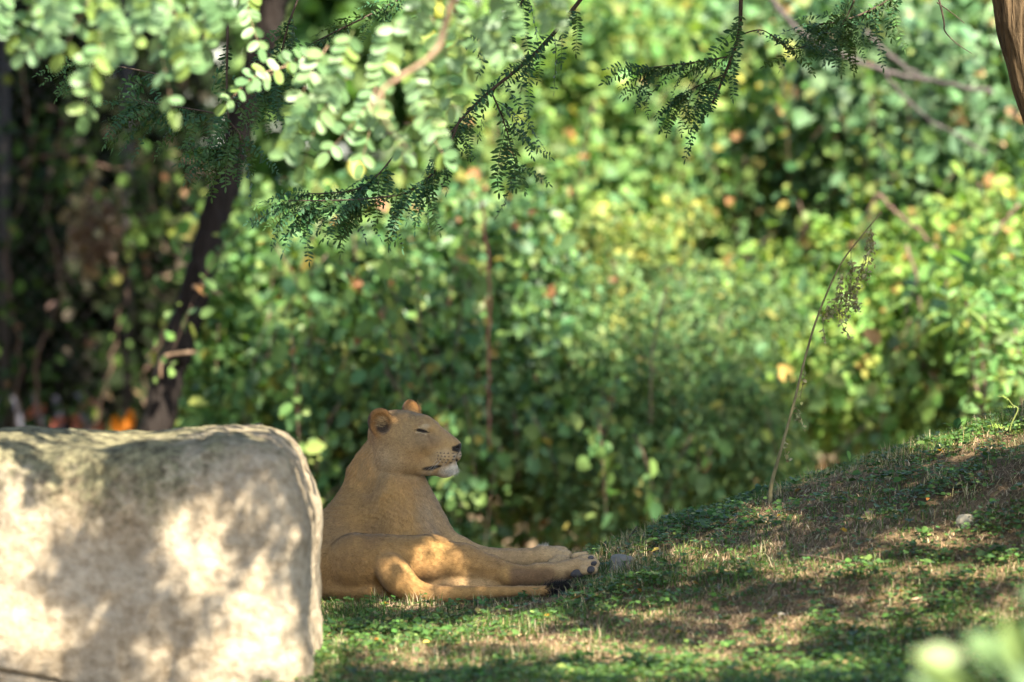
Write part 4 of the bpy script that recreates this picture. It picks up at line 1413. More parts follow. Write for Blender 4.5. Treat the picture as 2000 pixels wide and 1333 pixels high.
def locust_leaf(p0, p1, Y, pairs, seed, size=1.0, dy=0.0, singles=True):
    """one hanging compound leaf from pixel p0 to p1"""
    rr = np.random.default_rng(seed)
    A, B = at(p0[0], p0[1], Y), at(p1[0], p1[1], Y + dy)
    midp = (A + B) / 2 + np.array([rr.normal() * .02, rr.normal() * .03, .03])
    P = catmull([A, midp, B], 6)
    V, F = tube(P, np.linspace(.0022, .001, len(P)), 5)
    o = link("leaf", np_mesh("leaf", V - BO, F, m_tan, True), bl)
    tang = unit(np.gradient(P, axis=0))
    n = len(P)
    acr = unit(np.cross(tang[n // 2], np.array([.5 * rr.normal(), 1.0, .3 * rr.normal()])))
    for i in range(pairs):
        t = .18 + .8 * i / max(1, pairs - 1)
        k = min(int(t * (n - 1)), n - 2)
        for sd_ in (-1, 1):
            d = unit(acr * sd_ + tang[k] * .25 + np.array([.15 * rr.normal(), .25 * rr.normal(), -.35 + .15 * rr.normal()]))
            R = frame_from(d, np.array([.30 * rr.normal() + .15, -1.0, .35 + .3 * rr.normal()]), 0)
            lf_ = link("leaflet", leaflet_meshes[rr.integers(0, 6)], o)
            lf_.matrix_local = mat4(R, P[k] - BO, size * rr.uniform(.8, 1.1))
    R = frame_from(tang[-1], np.array([.3, -.8, .5]), 0)
    lf_ = link("leaflet", leaflet_meshes[rr.integers(0, 6)], o)
    lf_.matrix_local = mat4(R, P[-1] - BO, size)
LV = [((150, -60), (70, 60), -3.7), ((60, -60), (32, 70), -3.7), ((185, -70), (120, 105), -3.8), ((225, -60), (195, 80), -3.6), ((262, -60), (258, 85), -3.9), ((285, -30), (338, 215), -3.8),
      ((370, -60), (402, 95), -3.6), ((150, 30), (48, 105), -3.7), ((205, 80), (165, 225), -4.2), ((320, -60), (352, 80), -3.8), ((430, -60), (408, 40), -3.5), ((490, -20), (508, 95), -2.2),
      ((680, 150), (590, 325), -3.0), ((640, 90), (572, 230), -2.8), ((735, 170), (640, 300), -2.8), ((745, 180), (705, 320), -2.6), ((790, 240), (872, 310), -2.9), ((720, 210), (790, 300), -3.0),
      ((835, 20), (880, 210), -3.3), ((900, -30), (915, 130), -3.2), ((560, 130), (440, 205), -2.0), ((620, 110), (510, 160), -2.2)]
for i, (a_, b_, Y_) in enumerate(LV):
    locust_leaf(a_, b_, Y_, 6, 200 + i, size=(1.0 if Y_ < -3.4 else .92) if Y_ < -2.5 else .78)
# the rest of the near spray, too deep in blur to pick leaflets apart
rr = np.random.default_rng(66)
mb = MB()
lmv = [(np.array([v.co[:] for v in m_.vertices]), [np.array([p.vertices[:] for p in m_.polygons if len(p.vertices) == 4]), np.array([p.vertices[:] for p in m_.polygons if len(p.vertices) == 3])], np.array(m_.color_attributes["Col"].data[0].color[:3])) for m_ in leaflet_meshes]
for (x0_, y0_, x1_, y1_, Y_) in ((100, -60, 110, 50, -4.2), (20, -50, -10, 60, -3.9), (300, -60, 290, 50, -4.2), (210, 10, 235, 110, -4.4), (400, -50, 440, 40, -4.0), (345, 30, 372, 130, -4.3),
                                  (850, -60, 800, 60, -3.4), (960, -60, 1000, 60, -3.6), (930, 30, 985, 110, -3.4), (1060, -60, 1080, 50, -3.8), (800, 120, 850, 260, -3.3), (610, 180, 560, 300, -3.2), (690, 60, 640, 190, -3.3), (770, 40, 740, 160, -3.4)):
    n_ = 7
    A, B = at(x0_, y0_, Y_), at(x1_, y1_, Y_)
    tg = unit(B - A); ac = unit(np.cross(tg, np.array([.4 * rr.normal(), 1.0, .2])))
    sv, sf = tube(np.array([A, (A + B) / 2, B]), np.array([.002, .0016, .001]), 4)
    mb.add(sv - BO, sf, (.16, .2, .07))
    for i in range(n_):
        for sd_ in (-1, 1):
            V, F, c_ = lmv[rr.integers(0, 6)]
            d = unit(ac * sd_ + .25 * tg + np.array([.15 * rr.normal(), .2 * rr.normal(), -.3]))
            R = frame_from(d, np.array([.3 * rr.normal(), -1.0, .4 + .3 * rr.normal()]))
            mb.add((V * rr.uniform(.75, 1.0)) @ R.T + A + (B - A) * (.12 + .86 * i / (n_ - 1)) - BO, F, c_)
fo_ = mb.build("foliage", m_bl, bl)
fo_["kind"] = "stuff"
# ------------------------------------------------------------------ shrubs and trees behind the mound
m_leafA = leaf_mat("glossy_leaf", .30, .42, .25)
m_leafB = leaf_mat("soft_leaf", .38, .5, .15)
m_stemb = bark_mat("shrub_bark", (.07, .045, .035), (.22, .15, .11), 30, .3, .5)
m_grey = bark_mat("dead_wood", (.04, .034, .033), (.11, .095, .09), 24, .25, .4)
m_red = bark_mat("bramble_cane_bark", (.16, .05, .045), (.28, .11, .09), 40, .3, .2)
m_ivy = leaf_mat("ivy_leaf", .2, .6, .05)
m_dark = bark_mat("dark_bark", (.008, .007, .006), (.028, .022, .019), 14, .2, .9)

def shrub(name, label, cat, lobes, n, leaf, pal, wts, mat, seed, group=None, aspect=.75, shell=.45, hang=.3, stems=5, droopy=0.0, stem_mat=None, up_bias=.55, gain=1.4):
    """lobes: (px, py, Y, rx px, rz px, ry m); leaves clothe the lobes"""
    rr = np.random.default_rng(seed)
    Ls = []
    for (px, py, Y, rx, rz, ry) in lobes:
        Y = Y + 2.2
        s = (Y - CAM_Y) * _K
        Ls.append((at(px, py, Y), np.array([rx * s, ry, rz * s])))
    base = np.array([np.mean([l_[0][0] for l_ in Ls]), np.mean([l_[0][1] for l_ in Ls]), 0.0])
    base[2] = ground_z(base[0], base[1])[0]
    root = thing(name, label, cat, tuple(base), group)
    area = np.array([l_[1][0] * l_[1][2] for l_ in Ls]); area /= area.sum()
    # foliage grows in sprays: clusters of leaves sharing a lie, standing more or less proud
    nc = max(6, n // 22)
    ci = rr.choice(len(Ls), nc, p=area)
    cd_ = rand_dirs(nc, rr)
    cd_[:, 1] = np.where(cd_[:, 1] > .3, -cd_[:, 1], cd_[:, 1])
    LC = np.array([l_[0] for l_ in Ls])[ci]; LR = np.array([l_[1] for l_ in Ls])[ci]
    rho = 1 - shell * rr.random(nc) ** 1.3 + .26 * fbm(cd_ + LC * .7, 2.2, 3, seed) + .12 * rr.normal(size=nc)
    CP = LC + cd_ * LR * rho[:, None]
    CO = unit(cd_ / LR)
    CN = unit(.5 * CO + np.array([.15, -.35, up_bias]) + .45 * rr.normal(size=(nc, 3)))
    CDr = unit(.6 * CO + np.array([0, -.1, -hang]) + .55 * rr.normal(size=(nc, 3)))
    cb = np.exp(.16 * rr.normal(size=nc))
    k = rr.integers(0, nc, n)
    u_ = rr.random(n)[:, None]
    sg = leaf * 1.5
    P = CP[k] + CDr[k] * (u_ - .4) * leaf * 3.6 + rr.normal(size=(n, 3)) * sg * .75
    Nn = unit(CN[k] + .40 * rr.normal(size=(n, 3)))
    Dd = unit(CDr[k] + .75 * rr.normal(size=(n, 3)))
    if droopy:
        Dd = unit(Dd + np.array([0, 0, -droopy]))
    sz = leaf * np.clip(rr.gamma(5, 1 / 5., n), .35, 2.0)
    V, F, cc = leaf_cloud(P, Nn, Dd, sz, sz * aspect * rr.uniform(.8, 1.15, n), palette(n, pal, wts, rr, .2) * cb[k][:, None] * gain, fold=.2, wide=.46, droop=.1)
    fo = link("foliage", np_mesh("foliage", V - base, F, mat, True, cc), root)
    for i in range(stems):
        c, rd = Ls[i % len(Ls)]
        tip = c + rand_dirs(1, rr)[0] * rd * .75
        b0 = base + np.array([rr.normal() * .15, rr.normal() * .1, -.05])
        m_ = (b0 + tip) / 2 + rr.normal(size=3) * .12
        part("stem", limb([b0, m_, tip], .018, .005, 6, 6, .006, seed + i), stem_mat or m_stemb, root, base)
    return root

GRN = [(.055, .105, .038), (.075, .13, .04), (.042, .085, .036), (.11, .165, .045), (.19, .17, .035), (.22, .11, .05)]
BLU = [(.052, .105, .042), (.075, .135, .045), (.040, .085, .036), (.115, .165, .05), (.20, .19, .04), (.17, .08, .045)]
YEL = [(.10, .17, .04), (.14, .20, .045), (.075, .14, .04), (.20, .22, .05), (.26, .17, .06)]

shrub("bramble_bush", "dense bramble thicket with dark green leaves directly behind the lioness", "bramble",
      [(600, 640, 5.2, 170, 170, .7), (760, 560, 5.6, 210, 170, .8), (950, 640, 5.2, 190, 230, .8), (820, 800, 4.8, 230, 180, .8), (630, 830, 4.8, 170, 180, .7), (1080, 880, 5.0, 130, 150, .6), (780, 1010, 4.6, 160, 110, .6), (620, 480, 5.8, 150, 90, .6)],
      30000, .058, BLU, [4, 4, 2, 2.5, .25, .15], m_leafA, 301, stems=12)
shrub("spreading_shrub", "shrub with yellow green sunlit leaves in the upper middle, under the hanging twig", "shrub",
      [(1120, 200, 8.5, 240, 240, .9), (1330, 330, 8.0, 230, 230, .9), (1180, 470, 7.4, 220, 170, .8), (1020, 330, 8.0, 150, 200, .7), (1380, 120, 9.0, 220, 170, .8)],
      21000, .068, [tuple(np.array(c) * 1.35) for c in GRN] + [(.14, .19, .05)], [3, 4, 2, 3, .4, .2, 2], m_leafB, 302, stems=9)
shrub("broadleaf_shrub", "pale leaved shrub under the grey fallen boughs, right beside the trunk", "shrub",
      [(1700, 190, 7.2, 210, 190, .8), (1880, 330, 6.8, 190, 200, .8), (1720, 400, 7.4, 170, 130, .7), (1950, 110, 7.4, 150, 160, .7), (1570, 120, 8.2, 160, 170, .8)],
      13000, .08, [(.075, .135, .06), (.10, .16, .08), (.055, .11, .045), (.17, .20, .06), (.24, .14, .07)], [4, 3, 3, .6, .3], m_leafA, 303, stems=8, hang=.6)
shrub("yellowing_shrub", "yellowing shrub with drooping sprays behind the ridge on the right", "shrub",
      [(1680, 690, 5.6, 150, 150, .5), (1830, 650, 5.4, 150, 170, .5), (1600, 560, 6.2, 130, 130, .5), (1950, 620, 5.0, 120, 180, .5), (1760, 790, 5.2, 200, 100, .5), (1900, 480, 6.0, 150, 110, .6)],
      10500, .058, YEL, [3, 3, 3, .8, .25], m_leafB, 304, stems=10, droopy=.6, gain=1.5)
shrub("yew_bush", "dark blue green bush with fine drooping foliage between lioness and dead stem", "bush",
      [(1330, 830, 4.6, 170, 190, .5), (1200, 930, 4.5, 150, 150, .5), (1440, 900, 4.8, 130, 150, .5), (1300, 640, 5.6, 180, 130, .6), (1120, 800, 5.0, 120, 160, .5), (1480, 700, 5.6, 130, 150, .5)],
      24000, .042, [(.055, .105, .042), (.075, .125, .045), (.045, .085, .032), (.11, .15, .05), (.18, .18, .045)], [4, 4, 2, 2, .6], m_leafB, 305, aspect=.4, droopy=.5, stems=8)
shrub("goldenrod_clump", "yellow flowering clump glowing in the middle of the thicket", "shrub",
      [(1270, 490, 5.8, 60, 50, .3), (1180, 440, 6.0, 45, 45, .3), (1340, 430, 6.2, 50, 45, .3), (1190, 560, 5.6, 40, 40, .3)],
      1700, .036, [(.20, .20, .05), (.14, .17, .05), (.09, .14, .045)], [2, 2, 3], m_leafB, 306, stems=4)
shrub("hedge_shrub", "light green shrub catching sun on the left, beside the dark leaning trunk", "shrub",
      [(520, 500, 5.4, 120, 60, .4), (490, 600, 5.0, 70, 90, .4), (465, 720, 4.8, 70, 100, .4), (480, 830, 4.6, 90, 90, .4), (640, 460, 5.6, 110, 50, .4)],
      4200, .075, [(.08, .15, .05), (.11, .18, .055), (.055, .115, .045), (.19, .20, .05)], [3, 3, 3, .5], m_leafB, 307, stems=6)
shrub("sapling", "young leafy sapling with broad leaves at the right edge above the ridge", "sapling",
      [(1965, 640, 3.2, 70, 60, .2), (1985, 720, 3.0, 60, 50, .2), (1930, 560, 3.6, 60, 50, .2)],
      420, .085, [(.10, .18, .055), (.075, .15, .05), (.14, .20, .05)], [3, 3, 1], m_leafB, 308, stems=4, aspect=.42, shell=.9, hang=.1)
# more thicket farther back closes off the view
FAR = [("dense tree with leaves coloured dark as shade, filling the gap behind the fence on the left", [(60, 250, 10.2, 280, 420, .9), (240, 450, 10.2, 200, 420, .9), (60, 700, 9.8, 300, 300, .9)], 9000, [(.018, .034, .012), (.026, .044, .016), (.034, .045, .018)], 320),
       ("dense green tree standing behind the upper middle thicket", [(720, 150, 11.5, 330, 330, 1.0), (950, 500, 11, 350, 300, 1.0), (640, 700, 11, 330, 300, 1.0)], 6500, [(.05, .10, .035), (.07, .13, .04), (.09, .15, .045)], 321),
       ("tall green tree behind the right hand shrubs", [(1350, 150, 12.5, 380, 350, 1.0), (1750, 250, 12, 380, 380, 1.0), (1600, 600, 11.5, 420, 320, 1.0), (1950, 650, 11.5, 300, 350, 1.0), (1200, 800, 11, 350, 320, 1.0)], 9500, [(.05, .10, .04), (.065, .12, .04), (.09, .15, .05), (.16, .11, .05)], 322)]
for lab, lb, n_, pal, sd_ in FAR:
    shrub("background_tree", lab, "tree", lb, n_, .12 if sd_ == 320 else .15, pal, [1] * len(pal), m_ivy if sd_ == 320 else m_leafB, sd_, group="trees behind the thicket", stems=3, shell=.6, gain=.45 if sd_ == 320 else 1.1)  # left tree's leaf colour lowered to imitate deep shade

# trailing vines drawn over the whole thicket
MIX = [(.075, .14, .045), (.11, .175, .05), (.05, .105, .045), (.16, .20, .055), (.22, .19, .05), (.21, .11, .05)]
VL = ["trailing vine over the bramble thicket left of the lioness's head", "trailing vine hanging over the middle of the thicket", "trailing vine hanging right of the middle, above the dark bush", "trailing vine over the yellowing shrubs near the dry stem", "trailing vine at the right edge above the ridge"]
for q_, (xa, xb, ya, yb) in enumerate(((420, 760, 420, 980), (760, 1080, 60, 900), (1080, 1400, 60, 900), (1400, 1720, 60, 860), (1700, 2010, 200, 800))):
    rr = np.random.default_rng(600 + q_)
    root = thing("trailing_vine", VL[q_], "vine", tuple(at((xa + xb) / 2, ya, 6.8)), "vines trailing over the thicket")
    O = np.array(root.location)
    PP, NN, DD = [], [], []
    for st in range(34):
        px, py = rr.uniform(xa, xb), rr.uniform(ya, yb)
        Y = float(bush_front(np.array([px]), np.array([py]))[0]) - .25 + .35 * rr.normal()
        ln = rr.uniform(.25, .8)
        a0 = at(px, py, Y)
        dx = rr.normal() * .35
        P = catmull([a0, a0 + np.array([dx * ln * .5, -.1, -.35 * ln]), a0 + np.array([dx * ln, -.05, -ln])], 6)
        V, F = tube(P, np.linspace(.004, .0015, len(P)), 4)
        link("stem", np_mesh("stem", V - O, F, m_stemb, True), root)
        m = int(ln * rr.uniform(25, 60))
        i_ = rr.integers(0, len(P), m)
        PP.append(P[i_] + rr.normal(size=(m, 3)) * .045)
        NN.append(np.array([.2, -.7, .6]) + .5 * rr.normal(size=(m, 3)))
        DD.append(np.array([0, -.1, -.6]) + .6 * rr.normal(size=(m, 3)))
    PP, NN, DD = np.vstack(PP), np.vstack(NN), np.vstack(DD)
    sz = .068 * np.clip(rr.gamma(5, .2, len(PP)), .4, 1.8)
    V, F, cc = leaf_cloud(PP - O, NN, DD, sz, sz * .7, palette(len(PP), MIX, [3, 3, 2, 1.2, .25, .12], rr) * 1.2, fold=.2, wide=.46)
    link("foliage", np_mesh("foliage", V, F, m_leafB, True, cc), root)

# a big unseen tree, added on the left to hold back sky light
sd_t = thing("sky_blocking_tree", "unseen tree added left of the fence to block the sky there", "tree", (-6.2, 4.0, -.9))
SO = np.array(sd_t.location)
part("trunk", limb([SO, (-6.1, 4.1, 2.0), (-5.9, 4.0, 5.0), (-5.7, 4.1, 8.0)], .22, .08, 6, 12, .01, 9), m_dark, sd_t, SO)
rr = np.random.default_rng(57)
n_ = 9000
d = rand_dirs(n_, rr) * (rr.random(n_) ** .35)[:, None]
P = np.array([-6.0, 4.5, 4.4]) + d * np.array([2.0, 5.0, 4.6])
k = out_of_frame(P, 60)
P = P[k]; n_ = len(P)
V, F, cc = leaf_cloud(P, rr.normal(size=(n_, 3)) * .6 + np.array([0, -.3, 1]), rr.normal(size=(n_, 3)), .24, .15, palette(n_, [(.025, .055, .02), (.04, .075, .025)], [1, 1], rr))
link("crown", np_mesh("crown", V - SO, F, m_leafA, True, cc), sd_t)

# ------------------------------------------------------------------ dark leaning tree, its crown shading the left
dk = thing("dark_leaning_tree", "dark leaning trunk standing between the wire fence and the sunny thicket", "tree", tuple(at(290, 900, 6.2)))
DO = np.array(dk.location)
part("trunk", limb([at(285, 960, 6.2), at(310, 820, 6.2), at(345, 690, 6.25), at(385, 560, 6.3), at(420, 430, 6.35), at(452, 300, 6.4), at(500, 130, 6.4), at(545, -40, 6.4), at(560, -300, 6.3)], .085, .065, 8, 14, .008, 5), m_dark, dk, DO)
part("limb", limb([at(545, -40, 6.4), at(300, -250, 5.8), at(60, -380, 5.2)], .05, .02, 6, 8), m_dark, dk, DO)
part("limb", limb([at(560, -300, 6.3), at(300, -700, 4.8), at(-100, -900, 4.0)], .06, .02, 6, 8), m_dark, dk, DO)
rr = np.random.default_rng(55)
n_ = 15000
c_ = np.array([-2.9, 3.3, 7.2]); rd_ = np.array([2.3, 3.0, 2.7])
d = rand_dirs(n_, rr) * (rr.random(n_) ** .4)[:, None]
P = c_ + d * rd_
n2_ = 16000
d2 = rand_dirs(n2_, rr) * (rr.random(n2_) ** .4)[:, None]
P = np.vstack([P, np.array([-1.7, 8.2, 5.3]) + d2 * np.array([2.7, 2.9, 2.5])])  # second unseen leaf mass, added to shade what stands behind the fence
n_ = len(P)
k = out_of_frame(P, 120) & (rr.random(n_) > lit_prob(P))
P = P[k]; n_ = len(P)
V, F, cc = leaf_cloud(P, rr.normal(size=(n_, 3)) * .6 + np.array([0, -.3, 1]), rr.normal(size=(n_, 3)), .16, .10, palette(n_, [(.035, .075, .025), (.05, .095, .03)], [1, 1], rr))
link("crown", np_mesh("crown", V - DO, F, m_leafA, True, cc), dk)
# snapped pale twigs sticking out by the trunk
for i, (pth, lab) in enumerate((([(385, 688), (350, 690), (322, 697), (314, 715), (314, 738)], "bent pale dead twig in front of the dark trunk"), ([(376, 560), (392, 563), (410, 568), (432, 575)], "short straight pale twig stub above the bent one"))):
    q = np.array([at(a, b, 6.1) for a, b in pth])
    VF = limb(q, .009, .006, 5, 8)
    tag(part("dead_twig", VF, m_tan, None, np.zeros(3)), lab, "twig", "pale twigs by the trunk")

# ------------------------------------------------------------------ chain-link fence on the left with posts and rail
m_wire, nt, out = new_mat("galvanised_wire")
bs = N(nt, "ShaderNodeBsdfPrincipled", Roughness=.6, Metallic=.0)
bs.inputs["Specular IOR Level"].default_value = .15
nzw = N(nt, "ShaderNodeTexNoise", Scale=9.0)
crw = N(nt, "ShaderNodeValToRGB")
crw.color_ramp.elements[0].color = (.02, .018, .016, 1); crw.color_ramp.elements[1].color = (.08, .07, .065, 1)
nt.links.new(nzw.outputs["Fac"], crw.inputs[0]); nt.links.new(crw.outputs[0], bs.inputs["Base Color"]); nt.links.new(bs.outputs[0], out.inputs[0])
FY = 9.5
fz0 = at(0, 960, FY)[2]; fz1 = at(0, -80, FY)[2]
fx0, fx1 = at(-60, 500, FY)[0], at(470, 500, FY)[0]
fence = thing("chain_link_fence", "rusty chain link fence overgrown with ivy on the dark left side", "fence", ((fx0 + fx1) / 2, FY, fz0))
FO = np.array(fence.location)
pitch_ = .052
nseg = int((fz1 - fz0) / (pitch_ * 1.05))
zz = fz0 + np.arange(nseg) * pitch_ * 1.05
wire_me = []
for s in (0, 1):
    x_ = (np.arange(nseg) % 2 - .5) * pitch_ * (1 if s else -1)
    P = np.stack([x_, .004 * np.where(np.arange(nseg) % 2 == 0, 1, -1), zz - fz0], -1)
    V, F = tube(P, np.full(nseg, .0034), 4, cap=False)
    wire_me.append(np_mesh("wire", V, F, m_wire, True))
for i in range(int((fx1 - fx0) / pitch_)):
    o = link("wire", wire_me[i % 2], fence)
    o.location = (fx0 + i * pitch_ - FO[0], 0, 0)
for px in (10, 250):
    x_ = at(px, 500, FY + .08)[0]
    part("post", tube(np.array([(x_, FY + .06, fz0 - .3), (x_, FY + .06, fz1)]), np.array([.028, .028]), 12), m_wire, fence, FO)
part("rail", tube(np.array([(fx0, FY + .03, fz1), (fx1, FY + .03, fz1)]), np.array([.022, .022]), 10), m_wire, fence, FO)
# ivy on the fence
def ivy(name, label, pts, n, leaf, pal, wts, seed, spread, Y):
    rr = np.random.default_rng(seed)
    P0 = catmull([at(a, b, Y) for a, b in pts], 10)
    root = thing(name, label, "vine", tuple(P0[0]), "vines climbing the wire fence")
    O = P0[0]
    part("stem", tube(P0 + rr.normal(size=P0.shape) * .01, np.linspace(.009, .004, len(P0)), 6), m_stemb, root, O)
    i = rr.integers(0, len(P0), n)
    P = P0[i] + rr.normal(size=(n, 3)) * np.array([spread, .06, spread])
    Nn = np.array([.1, -.8, .55]) + .45 * rr.normal(size=(n, 3)); Dd = np.array([0, -.15, -.8]) + .5 * rr.normal(size=(n, 3))
    ipx, ipy = proj(P)
    kk_ = ((ipx - 185) / 62) ** 2 + ((ipy - 452) / 72) ** 2 > 1
    P, Nn, Dd = P[kk_], Nn[kk_], Dd[kk_]; n = len(P)
    sz = leaf * rr.uniform(.6, 1.3, n)
    V, F, cc = leaf_cloud(P, Nn, Dd, sz, sz * .85, palette(n, pal, wts, rr), fold=.15, wide=.5)
    link("foliage", np_mesh("foliage", V - O, F, m_ivy, True, cc), root)
IV = [(.028, .050, .016), (.055, .095, .025), (.018, .034, .012), (.13, .16, .04), (.15, .09, .05)]  # dark tones carry the deep shade, the pale ones its sunlit flecks
iv_paths = [([(20, 900), (40, 700), (10, 500), (60, 300), (30, 60)], "ivy stem climbing the fence at the far left edge"),
            ([(90, 900), (70, 720), (120, 560), (90, 380), (140, 200)], "ivy on the fence, second strand from the left edge"),
            ([(170, 880), (210, 740), (240, 600), (275, 520), (300, 400), (260, 250)], "ivy strand round the sunlit wire patch on the fence"),
            ([(300, 880), (280, 740), (330, 620), (290, 540), (320, 420), (360, 300)], "ivy strand beside the dark leaning trunk"),
            ([(215, 450), (270, 440), (320, 432), (390, 428), (440, 440)], "ivy tendril coloured a sunlit yellow green, reaching right across the dark gap"),
            ([(40, 320), (120, 300), (230, 330), (330, 300), (420, 340)], "ivy strand running along the fence below the locust leaves")]
for i, (pt, lab) in enumerate(iv_paths):
    ivy("ivy_vine", lab, pt, 95 if i != 4 else 90, .066, IV if i != 4 else [(.16, .22, .05), (.12, .19, .05)], [4, 3, 3, .5, .5] if i != 4 else [1, 1], 400 + i, .13 if i != 4 else .035, FY - .15 - .05 * i)  # the tendril's brighter palette paints it as sunlit
# dry brown leaves caught behind the wire
rr = np.random.default_rng(91)
n_ = 360
pk = rr.random(n_) < .85
a = np.where(pk, rr.normal(size=n_) * 20 + 185, rr.uniform(20, 420, n_)); b = np.where(pk, rr.normal(size=n_) * 36 + 450, rr.uniform(80, 820, n_))
P = np.array([at(p, q, FY + .10 + .15 * u_) for p, q, u_ in zip(a, b, rr.random(n_))])
V, F, cc = leaf_cloud(P, np.array([.1, -.9, .4]) + .4 * rr.normal(size=(n_, 3)), rr.normal(size=(n_, 3)), .085, .065, palette(n_, [(.30, .21, .15), (.22, .14, .09), (.38, .29, .22)], [2, 2, 1], rr))
tag(link("dead_leaves", np_mesh("dead_leaves", V, F, m_leafB, True, cc)), "withered brown leaves caught behind the wire fence", "dead leaves", kind="stuff")

# grey palings, red and orange leaves glimpsed over the boulder
m_pale = bark_mat("weathered_paling", (.10, .10, .125), (.20, .20, .24), 30, .15, .3)
for i, (xa, ya, xb, yb) in enumerate(((-6, 780, 14, 870), (28, 775, 52, 880), (150, 770, 180, 880), (66, 765, 92, 880), (108, 775, 130, 880))):
    A, B = at(xa, ya, 10.2), at(xb, yb, 10.2)
    d = unit(B - A); s = np.array([.016, 0, 0]); t = np.array([0, .009, 0])
    V = np.array([A - s - t, A + s - t, A + s + t, A - s + t, B - s - t, B + s - t, B + s + t, B - s + t])
    V[0:4, 2] += .02 * np.array([0, .3, .3, 0])
    F = np.array([[0, 1, 2, 3], [7, 6, 5, 4], [0, 4, 5, 1], [1, 5, 6, 2], [2, 6, 7, 3], [3, 7, 4, 0]])
    o = link("paling", np_mesh("paling", V, F, m_pale, False))
    tag(o, ["slanting grey paling at the far left edge over the boulder", "second slanting grey paling from the left edge over the boulder", "tallest slanting grey paling, left of the orange leaves", "third slanting grey paling from the left edge over the boulder", "fourth slanting grey paling, among the red leaves"][i], "paling", "slanting palings behind the fence")
def big_leaf(name, px, py, Y, L, W, tilt, colr, label, group):
    a_ = math.radians(tilt)
    d = np.array([[math.sin(a_), -.1, math.cos(a_)]])
    n_ = 9
    t = np.linspace(0, 1, n_)
    w = np.sin(np.pi * t ** .8) ** .8 * W / 2
    c = at(px, py, Y)
    side = np.array([math.cos(a_), .0, -math.sin(a_)])
    mid = c + d * L * (t[:, None] - .5) + np.array([0, 1, 0]) * (.02 * np.sin(4 * t))[:, None]
    V = np.vstack([mid, mid + side * w[:, None] + np.array([0, -.012, 0]), mid - side * w[:, None] + np.array([0, -.012, 0])])
    i = np.arange(n_ - 1)[:, None]
    F = np.vstack([np.hstack([i, i + 1, i + n_ + 1, i + n_]), np.hstack([i + 1, i, i + 2 * n_, i + 2 * n_ + 1])])
    o = link(name, np_mesh(name, V - c, F, m_leafB, True, np.tile(colr, (len(V), 1))))
    o.location = c
    return tag(o, label, "leaf", group)
big_leaf("orange_leaf", 228, 832, 9.0, .13, .075, -12, (.62, .19, .02), "bright orange leaf over the boulder's dip, left one of the pair", "orange leaves over the boulder")
big_leaf("orange_leaf", 253, 822, 9.0, .13, .062, 6, (.62, .19, .02), "bright orange leaf over the boulder's dip, right one of the pair", "orange leaves over the boulder")
for i, (px, py, L, tl) in enumerate(((60, 812, .12, 20), (148, 822, .13, -5), (195, 838, .09, 30), (112, 826, .13, 60), (180, 790, .07, 10), (78, 795, .08, -30))):
    big_leaf("red_leaf", px, py, 9.9, L, .055, tl, (.42, .13, .10), ["leftmost dusty red leaf low between the palings above the boulder", "large upright dusty red leaf left of the tallest paling", "dusty red leaf right of the tallest paling, on the boulder's rim", "dusty red leaf tilted far over, on the rim between two palings", "small dusty red leaf highest among the palings, near the tallest", "small dusty red leaf above the leftmost red one"][i], "red leaves among the palings")

# ------------------------------------------------------------------ canes, boughs and twigs in the thicket
for i, (pth, rad_, mt, lab, nm, ct) in enumerate((
    ([(940, 390), (950, 470), (956, 560), (955, 650), (955, 760), (957, 870)], .007, m_red, "upright reddish bramble cane in the thicket above the lioness", "bramble_cane", "cane"),
    ([(1500, -10), (1560, 60), (1640, 105), (1700, 130), (1780, 150), (1860, 165), (1940, 182)], .017, m_grey, "lower of the two long grey fallen boughs left of the trunk", "fallen_bough", "bough"),
    ([(1690, 60), (1740, 110), (1790, 145), (1850, 165), (1935, 176)], .013, m_grey, "upper of the two long grey fallen boughs left of the trunk", "fallen_bough", "bough"),
    ([(1720, 130), (1760, 185), (1810, 230), (1880, 270), (1930, 300)], .010, m_grey, "thin grey bough slanting down below the long boughs", "fallen_bough", "bough"),
    ([(1715, 380), (1755, 420), (1790, 445), (1830, 490)], .011, m_stemb, "bare tan twig beside the tip of the dry stem", "bare_twig", "twig"),
    ([(1990, 400), (1955, 440), (1935, 460)], .010, m_stemb, "short bare tan twig at the right edge", "bare_twig", "twig"),
    ([(1300, 560), (1280, 650), (1272, 740), (1270, 830)], .005, m_stemb, "thin upright brown stem within the dark bush", "bare_twig", "twig"),
    ([(1770, 480), (1790, 540), (1800, 610)], .009, m_stemb, "upright bare tan twig right of the dry stem", "bare_twig", "twig"),
)):
    Yc = 5.9 if i == 0 else (7.2 if i < 4 else 6.7)
    if i == 6: Yc = 6.0
    q = np.array([at(a, b, Yc) for a, b in pth])
    o = part(nm, limb(q, rad_, rad_ * .6, 6, 8, .004, i), mt, None, np.zeros(3))
    tag(o, lab, ct)

